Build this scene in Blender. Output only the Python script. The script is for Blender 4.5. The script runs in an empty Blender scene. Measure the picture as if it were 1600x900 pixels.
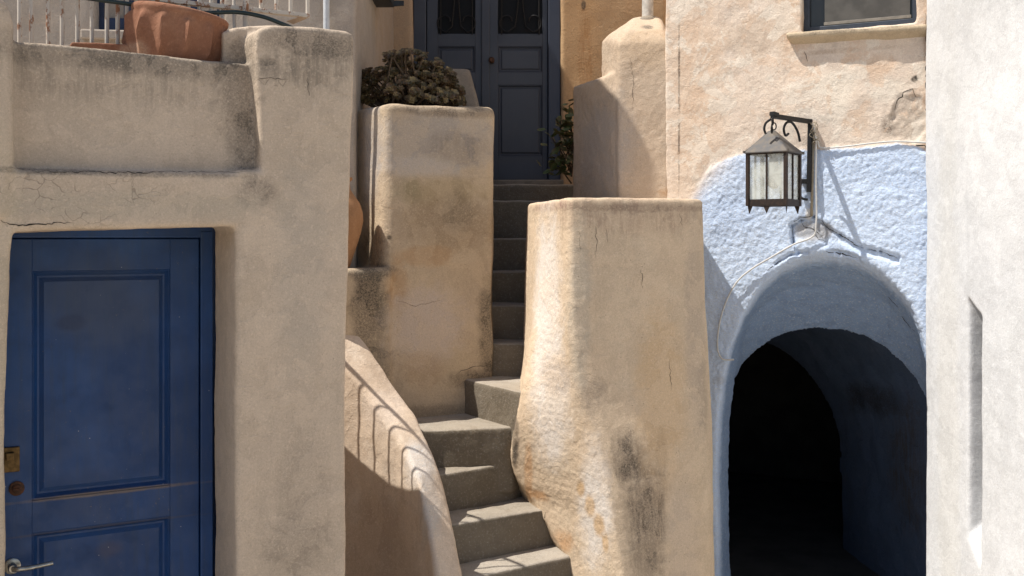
import bpy, bmesh, math, random
from mathutils import Vector, noise as mnoise

random.seed(7)
sc = bpy.context.scene
COL = sc.collection
R = math.radians
EYE = 2.1
F = 1600.0
HX, HY = 800.0, 370.0

# ------------------------------------------------------------------ camera
cam_d = bpy.data.cameras.new('camera')
cam = bpy.data.objects.new('camera', cam_d)
COL.objects.link(cam)
cam.location = (0, 0, EYE)
cam.rotation_euler = (R(90), 0, 0)
cam_d.sensor_width = 36.0
cam_d.lens = 36.0
cam_d.shift_y = -0.05
cam_d.clip_start = 0.05
cam_d.clip_end = 600
sc.camera = cam

# ------------------------------------------------------------------ light
L = Vector((1.5, 0.22, -2.65))                 # the way the sunlight travels
world = bpy.data.worlds.new('World')
sc.world = world
world.use_nodes = True
wn = world.node_tree
bg = wn.nodes['Background']
sky = wn.nodes.new('ShaderNodeTexSky')
sky.sky_type = 'NISHITA'
sky.sun_disc = False
S = -L
sky.sun_elevation = math.atan2(S.z, math.hypot(S.x, S.y))
sky.sun_rotation = math.atan2(S.x, S.y)
sky.air_density = 1.0
sky.dust_density = 1.5
wn.links.new(sky.outputs[0], bg.inputs[0])
bg.inputs[1].default_value = 0.085
sun_d = bpy.data.lights.new('sun', 'SUN')
sun_d.energy = 4.6
sun_d.angle = R(0.5)
sun_d.color = (1.0, 0.95, 0.87)
sun = bpy.data.objects.new('sun', sun_d)
COL.objects.link(sun)
sun.rotation_euler = L.to_track_quat('-Z', 'Y').to_euler()
sc.view_settings.view_transform = 'Standard'
sc.view_settings.look = 'None'
sc.view_settings.gamma = 1.0
sc.view_settings.exposure = 0.5

# ------------------------------------------------------------------ geometry helpers
def W(px, py, D):
    return Vector(((px-HX)/F*D, D, EYE+(HY-py)/F*D))

class Frame:
    """vertical plane: origin, direction along it, v = distance behind it"""
    def __init__(s, p0, p1):
        s.o = Vector((p0[0], p0[1])); d = Vector((p1[0], p1[1]))-s.o
        s.d = d.normalized(); s.n = Vector((-s.d.y, s.d.x))
        if s.n.y < 0: s.n = -s.n
    def w(s, u, v, z):
        q = s.o+s.d*u+s.n*v
        return Vector((q.x, q.y, z))
    def hit(s, px, v=0.0):
        k = (px-HX)/F
        o = s.o+s.n*v
        # o + d*u = (k*D, D)
        u = (k*o.y-o.x)/(s.d.x-k*s.d.y)
        return u, o.y+s.d.y*u
    def P(s, px, py, v=0.0):
        u, D = s.hit(px, v)
        return W(px, py, D)
    def uz(s, px, py, v=0.0):
        u, D = s.hit(px, v)
        return u, EYE+(HY-py)/F*D

def px_xy(px, D):
    return ((px-HX)/F*D, D)

def new_bm(): return bmesh.new()

def hull(bm, pts, bev=0.0, seg=3):
    t = bmesh.new()
    vs = [t.verts.new(p) for p in pts]
    bmesh.ops.convex_hull(t, input=vs)
    loose = [v for v in t.verts if not v.link_faces]
    bmesh.ops.delete(t, geom=loose, context='VERTS')
    bmesh.ops.dissolve_limit(t, angle_limit=R(1.5), verts=t.verts[:], edges=t.edges[:])
    if bev:
        bmesh.ops.bevel(t, geom=t.edges[:], offset=bev, segments=seg, profile=0.5, affect='EDGES', clamp_overlap=True)
    merge(bm, t)

def merge(bm, t):
    me = bpy.data.meshes.new('tmp'); t.to_mesh(me); t.free()
    bm.from_mesh(me); bpy.data.meshes.remove(me)

def prism(bm, pts, off, bev=0.0):
    """closed prism: polygon pts (3D), pushed by vector off"""
    t = bmesh.new()
    a = [t.verts.new(p) for p in pts]; b = [t.verts.new(Vector(p)+Vector(off)) for p in pts]
    n = len(pts)
    t.faces.new(a); t.faces.new(b[::-1])
    for i in range(n):
        j = (i+1) % n
        t.faces.new((a[j], a[i], b[i], b[j]))
    bmesh.ops.recalc_face_normals(t, faces=t.faces[:])
    if bev:
        bmesh.ops.bevel(t, geom=t.edges[:], offset=bev, segments=2, profile=0.5, affect='EDGES', clamp_overlap=True)
    merge(bm, t)

def loft(bm, sections, bev=0.0):
    """closed sections (same count) joined and capped"""
    t = bmesh.new()
    rows = [[t.verts.new(p) for p in s] for s in sections]
    n = len(rows[0])
    for a, b in zip(rows[:-1], rows[1:]):
        for i in range(n):
            j = (i+1) % n
            t.faces.new((a[i], a[j], b[j], b[i]))
    t.faces.new(rows[0][::-1]); t.faces.new(rows[-1])
    bmesh.ops.recalc_face_normals(t, faces=t.faces[:])
    merge(bm, t)

def fbox(bm, fr, u0, u1, v0, v1, z0, z1, bev=0.0):
    pts = [fr.w(u, v, z) for u in (u0, u1) for v in (v0, v1) for z in (z0, z1)]
    hull(bm, pts, bev, 2)

def tube(bm, pts, r, n=8, closed=False):
    t = bmesh.new()
    pts = [Vector(p) for p in pts]
    rows = []
    m = len(pts)
    up = None
    for i, p in enumerate(pts):
        a = pts[max(i-1, 0)]; b = pts[min(i+1, m-1)]
        d = (b-a).normalized()
        if up is None:
            up = Vector((0, 0, 1)) if abs(d.z) < .9 else Vector((1, 0, 0))
        x = d.cross(up).normalized(); y = x.cross(d).normalized(); up = y
        rr = r[i] if isinstance(r, (list, tuple)) else r
        rows.append([t.verts.new(p+x*rr*math.cos(2*math.pi*k/n)+y*rr*math.sin(2*math.pi*k/n)) for k in range(n)])
    for a, b in zip(rows[:-1], rows[1:]):
        for k in range(n):
            j = (k+1) % n
            t.faces.new((a[k], a[j], b[j], b[k]))
    t.faces.new(rows[0][::-1]); t.faces.new(rows[-1])
    bmesh.ops.recalc_face_normals(t, faces=t.faces[:])
    merge(bm, t)

def smooth_path(pts, k=6):
    pts = [Vector(p) for p in pts]; out = []
    for i in range(len(pts)-1):
        p0 = pts[max(i-1, 0)]; p1 = pts[i]; p2 = pts[i+1]; p3 = pts[min(i+2, len(pts)-1)]
        for s in range(k):
            t = s/k
            out.append(0.5*((2*p1)+(p2-p0)*t+(2*p0-5*p1+4*p2-p3)*t*t+(3*p1-p0-3*p2+p3)*t**3))
    out.append(pts[-1])
    return out

def lathe(bm, prof, c, n=48, tilt=None, flute=None):
    """prof (r,z) open list, c base centre; tilt a matrix applied about c"""
    t = bmesh.new(); rows = []
    c = Vector(c)
    for r, z in prof:
        row = []
        for k in range(n):
            a = 2*math.pi*k/n
            rr = r+(flute(a, z, r) if flute else 0)
            p = Vector((rr*math.cos(a), rr*math.sin(a), z))
            if tilt: p = tilt @ p
            row.append(t.verts.new(c+p))
        rows.append(row)
    for a, b in zip(rows[:-1], rows[1:]):
        for k in range(n):
            j = (k+1) % n
            t.faces.new((a[k], a[j], b[j], b[k]))
    t.faces.new(rows[0][::-1]); t.faces.new(rows[-1])
    merge(bm, t)

# ------------------------------------------------------------------ object helpers
def tag(o, label=None, cat=None, group=None, kind=None):
    if label: o['label'] = label
    if cat: o['category'] = cat
    if group: o['group'] = group
    if kind: o['kind'] = kind
    return o

def thing(name, loc, label, cat, group=None):
    o = bpy.data.objects.new(name, None)
    o.empty_display_size = 0.1
    COL.objects.link(o); o.location = loc
    return tag(o, label, cat, group)

def world_loc(o):
    v = Vector((0, 0, 0))
    while o: v += o.location; o = o.parent
    return v

def obj(name, bm, mat, parent=None, smooth=False, at=None, auto=None):
    me = bpy.data.meshes.new(name)
    base = world_loc(parent) if parent else Vector((0, 0, 0))
    loc = Vector(at)-base if at is not None else Vector((0, 0, 0))
    bmesh.ops.translate(bm, verts=bm.verts[:], vec=-(base+loc))
    bm.to_mesh(me); bm.free()
    me.materials.append(mat)
    if smooth:
        for p in me.polygons: p.use_smooth = True
        if auto: me.set_sharp_from_angle(angle=R(auto))
    o = bpy.data.objects.new(name, me)
    COL.objects.link(o); o.location = loc
    if parent: o.parent = parent
    return o

def mass(name, bm, mat, parent=None, voxel=0.014, smooth=3, disp=None, at=None):
    """plastered masonry: solids fused by a voxel remesh, softened, then pushed about by noise"""
    tmp = bpy.data.meshes.new('t'); bm.to_mesh(tmp); bm.free()
    to = bpy.data.objects.new('t', tmp); COL.objects.link(to)
    m = to.modifiers.new('r', 'REMESH'); m.mode = 'VOXEL'; m.voxel_size = voxel; m.use_smooth_shade = True
    if smooth:
        s = to.modifiers.new('s', 'SMOOTH'); s.factor = 0.5; s.iterations = smooth
    dg = bpy.context.evaluated_depsgraph_get()
    dg.update()
    me = bpy.data.meshes.new_from_object(to.evaluated_get(dg))
    bpy.data.objects.remove(to); bpy.data.meshes.remove(tmp)
    n = len(me.vertices)
    base = world_loc(parent) if parent else Vector((0, 0, 0))
    loc = Vector(at)-base if at is not None else Vector((0, 0, 0))
    if disp:
        nor = [v.normal.copy() for v in me.vertices]
        for v, nn in zip(me.vertices, nor):
            v.co = v.co+nn*disp(v.co, nn)
    for v in me.vertices: v.co -= base+loc
    me.materials.clear(); me.materials.append(mat)
    for p in me.polygons: p.use_smooth = True
    me.name = name
    o = bpy.data.objects.new(name, me)
    COL.objects.link(o); o.location = loc
    if parent: o.parent = parent
    return o

def lump(a=0.010, b=0.0035, c=0.0012, sa=1.7, sb=8, sc_=30):
    def f(p, n):
        return (a*mnoise.noise(p*sa)+b*mnoise.noise(p*sb+Vector((5, 1, 2)))+c*mnoise.noise(p*sc_))
    return f

# ------------------------------------------------------------------ materials
class NB:
    def __init__(s, name):
        s.m = bpy.data.materials.new(name); s.m.use_nodes = True
        s.t = s.m.node_tree; s.n = s.t.nodes; s.l = s.t.links
        s.b = s.n['Principled BSDF']
        s.pos = s.n.new('ShaderNodeNewGeometry').outputs['Position']
    def set(s, sock, v):
        if hasattr(v, 'links'): s.l.new(v, sock)
        else:
            if isinstance(v, (tuple, list, Vector)) and len(v) == 3 and sock.type == 'RGBA': v = (*v, 1)
            sock.default_value = v
    def noise(s, scale, det=3, rough=0.55, vec=None, dist=0.0, sv=None):
        if sv is not None:
            mp = s.n.new('ShaderNodeVectorMath'); mp.operation = 'MULTIPLY'
            s.set(mp.inputs[0], vec or s.pos); mp.inputs[1].default_value = sv; vec = mp.outputs[0]
        t = s.n.new('ShaderNodeTexNoise'); s.set(t.inputs['Vector'], vec or s.pos)
        t.inputs['Scale'].default_value = scale; t.inputs['Detail'].default_value = det
        t.inputs['Roughness'].default_value = rough; t.inputs['Distortion'].default_value = dist
        return t.outputs['Fac']
    def ramp(s, v, a, b, lo=0.0, hi=1.0):
        t = s.n.new('ShaderNodeMapRange'); t.interpolation_type = 'SMOOTHSTEP'
        s.set(t.inputs['Value'], v)
        t.inputs['From Min'].default_value = a; t.inputs['From Max'].default_value = b
        t.inputs['To Min'].default_value = lo; t.inputs['To Max'].default_value = hi
        return t.outputs[0]
    def math(s, op, a, b=None, c=None):
        t = s.n.new('ShaderNodeMath'); t.operation = op
        s.set(t.inputs[0], a)
        if b is not None: s.set(t.inputs[1], b)
        if c is not None: s.set(t.inputs[2], c)
        return t.outputs[0]
    def vm(s, op, a, b=None):
        t = s.n.new('ShaderNodeVectorMath'); t.operation = op
        s.set(t.inputs[0], a)
        if b is not None: s.set(t.inputs[1], b)
        return t.outputs['Value'] if op == 'LENGTH' else t.outputs[0]
    def mix(s, f, a, b, mode='MIX'):
        t = s.n.new('ShaderNodeMix'); t.data_type = 'RGBA'; t.blend_type = mode
        s.set(t.inputs[0], f); s.set(t.inputs[6], a); s.set(t.inputs[7], b)
        return t.outputs[2]
    def bump(s, h, strength, dist, prev=None):
        t = s.n.new('ShaderNodeBump'); s.set(t.inputs['Height'], h)
        t.inputs['Strength'].default_value = strength; t.inputs['Distance'].default_value = dist
        if prev is not None: s.l.new(prev, t.inputs['Normal'])
        return t.outputs[0]
    def sep(s, v=None):
        t = s.n.new('ShaderNodeSeparateXYZ'); s.set(t.inputs[0], v or s.pos); return t.outputs
    def blot(s, c, r, edge=0.45, nz=None, wob=0.9, nscale=6):
        """soft-edged patch of wear round point c with radii r"""
        d = s.vm('SUBTRACT', s.pos, tuple(c)); d = s.vm('DIVIDE', d, tuple(r)); ln = s.vm('LENGTH', d)
        nz = nz or s.noise(nscale, 4, 0.65)
        v = s.math('ADD', ln, s.math('MULTIPLY', s.math('SUBTRACT', nz, 0.5), wob))
        return s.ramp(v, 1.0+edge, 1.0-edge)

def flat(name, c, rough=0.6, metal=0.0, var=0.25, vs=25, bump=0.2, bs=120, bd=0.001, c2=None, spots=None):
    b = NB(name)
    n = b.noise(vs, 4)
    k = c2 or tuple(x*(1-var) for x in c)
    col = b.mix(b.ramp(n, 0.35, 0.65), c, k)
    b.set(b.b.inputs['Base Color'], col)
    b.b.inputs['Roughness'].default_value = rough; b.b.inputs['Metallic'].default_value = metal
    if bump: b.l.new(b.bump(b.noise(bs, 3), bump, bd), b.b.inputs['Normal'])
    return b.m

def plaster(name, c1, c2, c3, stains_and_shade=(), grain=0.5, rough=0.92, pits=0.5, crack=0.0, crack_at=None, streak=0.25, extra=None, gs=1.0, mot=1.0):
    """lime plaster: three tones mottled, vertical streaks, pits, own stains.
    stains: (centre, radii, colour, amount, kind) kind: 'soft' | 'speck' | 'streak'"""
    b = NB(name)
    n1 = b.noise(1.6*mot, 5, 0.6, dist=0.4); n2 = b.noise(5.5*mot, 5, 0.65); n3 = b.noise(26, 4, 0.6)
    fine = b.noise(150, 3, 0.7)
    col = b.mix(b.ramp(n1, 0.38, 0.62), c1, c2)
    col = b.mix(b.ramp(n2, 0.45, 0.72, 0, .8), col, c3)
    col = b.mix(b.ramp(n3, 0.3, 0.75, 0, .22), col, tuple(x*.6 for x in c1))
    if streak:
        st = b.noise(1.0, 4, 0.7, sv=(22, 22, 1.3))
        col = b.mix(b.ramp(st, 0.5, 0.75, 0, streak), col, tuple(x*.62 for x in c1))
    bl = b.noise(9, 9, 0.72)
    spk = b.ramp(b.noise(130, 4, 0.8), 0.40, 0.62)
    spk2 = b.noise(1.0, 4, 0.75, sv=(45, 45, 5))
    for c, r, cc, amt, kind in stains_and_shade:
        f = b.blot(c, r, 0.42, bl, wob=1.7)
        if kind == 'speck': f = b.math('MULTIPLY', f, b.math('MULTIPLY_ADD', spk, 0.5, 0.5))
        if kind == 'streak': f = b.math('MULTIPLY', f, b.ramp(spk2, 0.34, 0.66, 0.2, 1))
        if kind == 'smoke': f = b.math('MULTIPLY', f, b.math('MULTIPLY', b.ramp(spk2, 0.3, 0.65, 0.45, 1), b.math('MULTIPLY_ADD', spk, 0.4, 0.6)))
        f = b.math('MULTIPLY', f, min(1.0, amt*1.3))
        col = b.mix(f, col, cc)
    lay = b.ramp(b.noise(6.3*mot, 9, 0.6, dist=.5, vec=b.vm('ADD', b.pos, (7, 3, 5))), .49, .52)
    col = b.mix(b.math('MULTIPLY', lay, .22 if c1[2] < .57 else .08), col, tuple(min(.85, x*1.22 if c1[2] < .57 else .08) for x in c1))
    if extra: col = extra(b, col)
    col = b.mix(b.ramp(b.noise(170, 4, 0.75), 0.42, 0.66, 0, .30*(.5+grain)), col, tuple(x*.45 for x in c1))
    col = b.mix(b.ramp(b.noise(95, 3, 0.7, vec=b.vm('ADD', b.pos, (3.3, 1, 2))), 0.52, 0.72, 0, .35), col, tuple(min(.85, x*1.25) for x in c3))
    # pits
    v = b.n.new('ShaderNodeTexVoronoi'); v.inputs['Scale'].default_value = 42
    b.set(v.inputs['Vector'], b.pos)
    pit = b.ramp(v.outputs['Distance'], 0.06, 0.16, 1, 0)
    pit = b.math('MULTIPLY', pit, b.ramp(b.noise(9, 2), 0.52, 0.62))
    col = b.mix(b.math('MULTIPLY', pit, pits), col, tuple(x*.35 for x in c1))
    h = b.math('ADD', b.math('MULTIPLY', b.noise(55*gs, 5, 0.7), 1.0), b.math('MULTIPLY', fine, 0.35))
    nrm = b.bump(h, min(1, grain*1.4), 0.006)
    nrm = b.bump(lay, .35 if c1[2] < .57 else .12, .004, nrm)
    h2 = b.math('SUBTRACT', 1.0, pit)
    nrm = b.bump(h2, 0.5*pits, 0.003, nrm)
    if crack:
        cv = b.n.new('ShaderNodeTexVoronoi'); cv.feature = 'DISTANCE_TO_EDGE'; cv.inputs['Scale'].default_value = 16
        wv = b.n.new('ShaderNodeVectorMath'); wv.operation = 'ADD'
        nn = b.n.new('ShaderNodeTexNoise'); nn.inputs['Scale'].default_value = 14; b.set(nn.inputs['Vector'], b.pos)
        sc2 = b.n.new('ShaderNodeVectorMath'); sc2.operation = 'SCALE'; sc2.inputs['Scale'].default_value = 0.09
        b.l.new(nn.outputs['Color'], sc2.inputs[0])
        b.set(wv.inputs[0], b.pos); b.l.new(sc2.outputs[0], wv.inputs[1])
        b.l.new(wv.outputs[0], cv.inputs['Vector'])
        ck = b.ramp(cv.outputs['Distance'], 0.0, 0.045, 1, 0)
        ck = b.math('MULTIPLY', ck, b.ramp(b.noise(7, 3), 0.42, 0.56))
        if crack_at:
            mk = None
            for c, r in crack_at:
                q = b.blot(c, r, 0.4, bl); mk = q if mk is None else b.math('MAXIMUM', mk, q)
            ck = b.math('MULTIPLY', ck, mk)
        col = b.mix(b.math('MULTIPLY', ck, crack), col, tuple(x*.3 for x in c1))
        nrm = b.bump(b.math('SUBTRACT', 1.0, ck), 0.6*crack, 0.004, nrm)
    b.set(b.b.inputs['Base Color'], col)
    b.l.new(nrm, b.b.inputs['Normal'])
    b.b.inputs['Roughness'].default_value = rough
    b.b.inputs['Specular IOR Level'].default_value = 0.2
    return b.m

GREY = (.10, .088, .072)
DARK = (.05, .043, .036)
OCHRE = (.46, .25, .10)

# ================================================================== ground
bm = new_bm()
bmesh.ops.create_grid(bm, x_segments=2, y_segments=2, size=150)
g_b = NB('paving'); 
gb = g_b
gv = gb.n.new('ShaderNodeTexVoronoi'); gv.feature = 'DISTANCE_TO_EDGE'; gv.inputs['Scale'].default_value = 2.2
gb.set(gv.inputs['Vector'], gb.pos)
joint = gb.ramp(gv.outputs['Distance'], 0.02, 0.05, 1, 0)
gcol = gb.mix(gb.ramp(gb.noise(3, 4), .35, .65), (.42, .36, .29), (.34, .29, .23))
gcol = gb.mix(joint, gcol, (.6, .57, .52))
gb.set(gb.b.inputs['Base Color'], gcol); gb.b.inputs['Roughness'].default_value = .9
gb.l.new(gb.bump(gb.noise(40, 4), .3, .004), gb.b.inputs['Normal'])
g = obj('ground', bm, g_b.m); tag(g, kind='structure')

# ================================================================== LEFT HOUSE (front wall, terrace, blue door)
LF = Frame(px_xy(541, 4.05), (px_xy(541, 4.05)[0]+1.0, 4.05+0.55))      # u grows to the right/back
def LP(px, py, v=0.0): return LF.P(px, py, v)
nb3 = Vector((LF.n.x, LF.n.y, 0))
house_l = thing('plaster_house', LP(180, 370, 0.5).xy.to_3d(), 'shaded beige plaster house holding the blue door, with a parapet terrace above it', 'house')

lw_mat = plaster('beige_plaster', (.59, .475, .365), (.54, .435, .33), (.64, .52, .40), stains_and_shade=[
    (LP(378, 150, .1), (.08, .12, .20), DARK, .62, 'speck'),
    (LP(385, 240, .1), (.07, .1, .16), GREY, .6, 'speck'),
    (LP(300, 106, .1), (.35, .3, .05), GREY, .55, 'speck'),
    (LP(120, 85, .1), (.45, .4, .05), GREY, .5, 'speck'),
    (LP(150, 120, .1), (.5, .4, .10), GREY, .3, 'streak'),
    (LP(100, 268, .0), (.6, .5, .012), GREY, .6, 'speck'),
    (LP(480, 66, 0), (.22, .2, .06), DARK, .6, 'speck'),
    (LP(480, 105, 0), (.16, .2, .09), GREY, .45, 'streak'),
    (LP(400, 300, 0), (.07, .1, .06), GREY, .5, 'speck'),
    (LP(475, 760, 0), (.10, .1, .22), GREY, .2, 'speck'),
    (LP(460, 860, 0), (.14, .1, .12), GREY, .28, 'speck'),
    (LP(470, 420, 0), (.10, .1, .4), (.42, .37, .31), .3, 'soft'),
    (LP(200, 320, 0), (.5, .5, .05), (.47, .40, .31), .5, 'soft'),
    (LP(12, 620, 0), (.05, .1, .9), (.5, .42, .30), .4, 'soft'),
    ], grain=.35, pits=.35, crack=.55, crack_at=[(LP(90, 315, 0), (.36, .3, .10)), (LP(440, 130, 0), (.2, .2, .012))], streak=.18)

bm = new_bm()
TH = nb3*.36
# column right of the door
prism(bm, [LP(*p) for p in [(369, 1300), (369, 266), (409, 266), (404, 150), (399, 60), (404, 44), (425, 39), (500, 43), (545, 48), (554, 54), (553, 130), (549, 220), (545, 330), (542, 500), (541, 700), (541, 1300)]], TH, 0.012)
# lintel
prism(bm, [LP(*p) for p in [(-80, 356), (-80, 264), (375, 270), (375, 354), (355, 353), (300, 355), (120, 357), (20, 361)]], TH, 0.01)
# left jamb and left column
prism(bm, [LP(*p) for p in [(-700, 1500), (-700, 340), (20, 340), (15, 400), (12, 500), (9, 700), (7, 900), (7, 1500)]], TH, 0.008)
prism(bm, [LP(*p, -.02) for p in [(-700, 350), (-700, -60), (-30, -40), (10, 2), (20, 30), (22, 260), (16, 345)]], TH, 0.03)
# recessed parapet panel
prism(bm, [LP(*p) for p in [(-20, 290, .07), (-20, 64, .07), (40, 66, .07), (150, 75, .07), (260, 86, .07), (350, 96, .075), (420, 103, .075), (420, 290, .08)]], nb3*.32, 0)
# pier behind the column
prism(bm, [LP(*p, .16) for p in [(348, 130), (347, 50), (362, 44), (400, 40), (440, 40), (440, 130)]], nb3*.26, 0.004)
# terrace body behind, floor low
zt = EYE-.52
O = Vector((LF.o.x, LF.o.y))
def LW(u, v, z): return LF.w(u, v, z)
hull(bm, [LW(u, v, z) for u in (-2.2, -.04) for v in (.5, 1.25) for z in (-.05, zt)], .02)
# unseen kerb added at the terrace side, its slope set to shade the curved parapet
hull(bm, [LW(-.16, .3, zt-.2), LW(-.04, .3, zt-.2), LW(-.16, .3, EYE+.09), LW(-.04, .3, EYE+.09), LW(-.16, 1.6, zt-.2), LW(-.04, 1.6, zt-.2), LW(-.16, 1.6, EYE-.43), LW(-.04, 1.6, EYE-.43)], .02)
mass('wall', bm, lw_mat, house_l, voxel=.011, smooth=1, disp=lump(.009, .003, .0012))

# dark back of the doorway so no light leaks round the door
# blue door
DV = .375
ud0, _ = LF.uz(-60, 500, DV); ud1, _ = LF.uz(328, 500, DV)
def LZ(px, py, v=DV): return LF.uz(px, py, v)[1]
blue = NB('blue_paint')
bn1 = blue.noise(2.3, 4, .6); bn2 = blue.noise(9, 5, .7); bstr = blue.noise(1.0, 4, .7, sv=(40, 40, 2.5))
bc = blue.mix(blue.ramp(bn1, .38, .62), (.006, .040, .140), (.010, .058, .195))
bc = blue.mix(blue.ramp(bstr, .45, .75, 0, .5), bc, (.022, .048, .105))
bc = blue.mix(blue.ramp(bn2, .56, .8, 0, .5), bc, (.026, .040, .078))
def dp(px, py): return LP(px, py, DV)
bc = blue.mix(blue.math('MULTIPLY', blue.blot(dp(165, 470), (.18, .2, .16), .7), .42), bc, (.055, .068, .098))
bc = blue.mix(blue.math('MULTIPLY', blue.blot(dp(110, 505), (.05, .06, .03), .4), .8), bc, (.012, .03, .09))
bc = blue.mix(blue.math('MULTIPLY', blue.blot(dp(165, 770), (.3, .3, .008), .5, nscale=20), .8), bc, (.20, .15, .11))
bc = blue.mix(blue.math('MULTIPLY', blue.blot(dp(165, 822), (.3, .3, .006), .5, nscale=20), .55), bc, (.09, .07, .06))
bc = blue.mix(blue.math('MULTIPLY', blue.blot(dp(170, 860), (.04, .05, .03), .5), .22), bc, (.12, .07, .05))
fleck = blue.n.new('ShaderNodeTexVoronoi'); fleck.inputs['Scale'].default_value = 26; blue.set(fleck.inputs['Vector'], blue.pos)
fl = blue.math('MULTIPLY', blue.ramp(fleck.outputs['Distance'], .03, .06, 1, 0), blue.ramp(blue.noise(8, 2), .5, .6))
bc = blue.mix(blue.math('MULTIPLY', fl, .8), bc, (.4, .42, .42))
chp = blue.math('MULTIPLY', blue.ramp(blue.noise(60, 6, .75), .62, .68), blue.ramp(blue.noise(6, 3), .50, .62))
bc = blue.mix(blue.math('MULTIPLY', chp, .7), bc, (.16, .13, .11))
blue.set(blue.b.inputs['Base Color'], bc)
blue.set(blue.b.inputs['Roughness'], blue.ramp(bn2, .3, .7, .38, .62))
nb_ = blue.bump(blue.noise(1.0, 4, .6, sv=(90, 90, 6)), .25, .002)
nb_ = blue.bump(blue.noise(18, 3), .15, .006, nb_)
blue.l.new(nb_, blue.b.inputs['Normal'])
blue_mat = blue.m

def panelled(bm, fr, u0, u1, z0, z1, v0, th, panels, mould=.018, deep=.018):
    """one leaf: stiles and rails round a column of recessed, fielded panels"""
    panels = sorted(panels, key=lambda p: p[2])
    a = min(p[0] for p in panels); c = max(p[1] for p in panels)
    fbox(bm, fr, u0, a, v0, v0+th, z0, z1, .003)
    fbox(bm, fr, c, u1, v0, v0+th, z0, z1, .003)
    zz = z0
    for p in panels:
        fbox(bm, fr, a-.001, c+.001, v0+.0015, v0+th, zz, p[2], .003)
        zz = p[3]
    fbox(bm, fr, a-.001, c+.001, v0+.0015, v0+th, zz, z1, .003)
    for p in panels:
        if p[4:] == ('glass',): continue
        fbox(bm, fr, p[0]-.002, p[1]+.002, v0+deep, v0+th-.005, p[2]-.002, p[3]+.002)
        # moulding: four mitred bars
        m = mould
        q = [(p[0], p[2]), (p[1], p[2]), (p[1], p[3]), (p[0], p[3])]
        qi = [(p[0]+m, p[2]+m), (p[1]-m, p[2]+m), (p[1]-m, p[3]-m), (p[0]+m, p[3]-m)]
        for i in range(4):
            j = (i+1) % 4
            pts = [fr.w(q[i][0], v0+.006, q[i][1]), fr.w(q[j][0], v0+.006, q[j][1]),
                   fr.w(q[i][0], v0+deep+.004, q[i][1]), fr.w(q[j][0], v0+deep+.004, q[j][1]),
                   fr.w(qi[i][0], v0+deep+.004, qi[i][1]), fr.w(qi[j][0], v0+deep+.004, qi[j][1]),
                   fr.w((q[i][0]*.7+qi[i][0]*.3), v0+.004, (q[i][1]*.7+qi[i][1]*.3)), fr.w((q[j][0]*.7+qi[j][0]*.3), v0+.004, (q[j][1]*.7+qi[j][1]*.3))]
            hull(bm, pts)
        w = m*1.0
        f0 = [(p[0]+w, p[2]+w), (p[1]-w, p[2]+w), (p[1]-w, p[3]-w), (p[0]+w, p[3]-w)]
        w2 = m*1.9
        f1 = [(p[0]+w2, p[2]+w2), (p[1]-w2, p[2]+w2), (p[1]-w2, p[3]-w2), (p[0]+w2, p[3]-w2)]
        hull(bm, [fr.w(x, v0+deep+.002, z) for x, z in f0]+[fr.w(x, v0+deep-.008, z) for x, z in f1])

uL = LF.uz(-45, 500, DV)[0]; uR = LF.uz(311, 500, DV)[0]
pa, pb = LF.uz(50, 500, DV)[0], LF.uz(266, 500, DV)[0]
z_top = LZ(200, 373); zb = .06
bm = new_bm()
panelled(bm, LF, uL, uR, zb, z_top, DV, .045,
         [(pa, pb, LZ(160, 770), LZ(160, 422)), (pa, pb, LZ(160, 1080), LZ(160, 820))], mould=.022, deep=.02)
door_l = obj('door', bm, blue_mat, house_l)
bm = new_bm()
ur2 = LF.uz(332, 500, DV)[0]
fbox(bm, LF, uR+.004, ur2, DV-.012, DV+.06, 0, z_top+.03, .004)
fbox(bm, LF, uL-.05, ur2, DV-.008, DV+.06, z_top+.004, z_top+.09, .004)
obj('door_frame', bm, blue_mat, door_l)
bm = new_bm(); fbox(bm, LF, uL-.1, ur2+.1, DV+.07, DV+.10, 0, z_top+.1)
obj('light_leak_backing', bm, blue_mat, house_l)
brass = flat('dull_brass', (.16, .10, .04), .45, .8, .4, 60)
rust = flat('rusty_iron', (.055, .035, .025), .7, .5, .4, 70, c2=(.12, .05, .025))
alu = flat('worn_aluminium', (.55, .52, .45), .35, .9, .3, 50)
bm = new_bm()
def lp_box(bm, x0, x1, y0, y1, v0, v1, bev=.002):
    u0 = LF.uz(x0, 500, v0)[0]; u1 = LF.uz(x1, 500, v0)[0]; xm = (x0+x1)/2
    fbox(bm, LF, u0, u1, v0, v1, LF.uz(xm, y1, v0)[1], LF.uz(xm, y0, v0)[1], bev)
lp_box(bm, 5, 31, 699, 738, DV-.012, DV+.003, .003)
lp_box(bm, 9, 22, 708, 720, DV-.03, DV-.008, .003)
obj('lock_plate', bm, brass, door_l)
bm = new_bm()
c = LP(26, 763, DV)
def disc(bm, c, r, t0, t1, n=20):
    d = -nb3
    tube(bm, [c+d*t0, c+d*(t0+(t1-t0)*.8), c+d*t1], [r, r, r*.8], n)
disc(bm, c, .027, -.003, .008); disc(bm, c, .015, .006, .016)
hull(bm, [c-nb3*.018+Vector((LF.d.x, LF.d.y, 0))*a+Vector((0, 0, 1))*z-nb3*q for a in (-.012, .012) for z in (-.003, .003) for q in (-.004, .004)])
obj('keyhole', bm, rust, door_l, True, auto=40)
bm = new_bm()
c = LP(19, 884, DV)
disc(bm, c, .029, -.003, .010, 24); disc(bm, c, .016, .008, .045)
du = Vector((LF.d.x, LF.d.y, 0))
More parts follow.
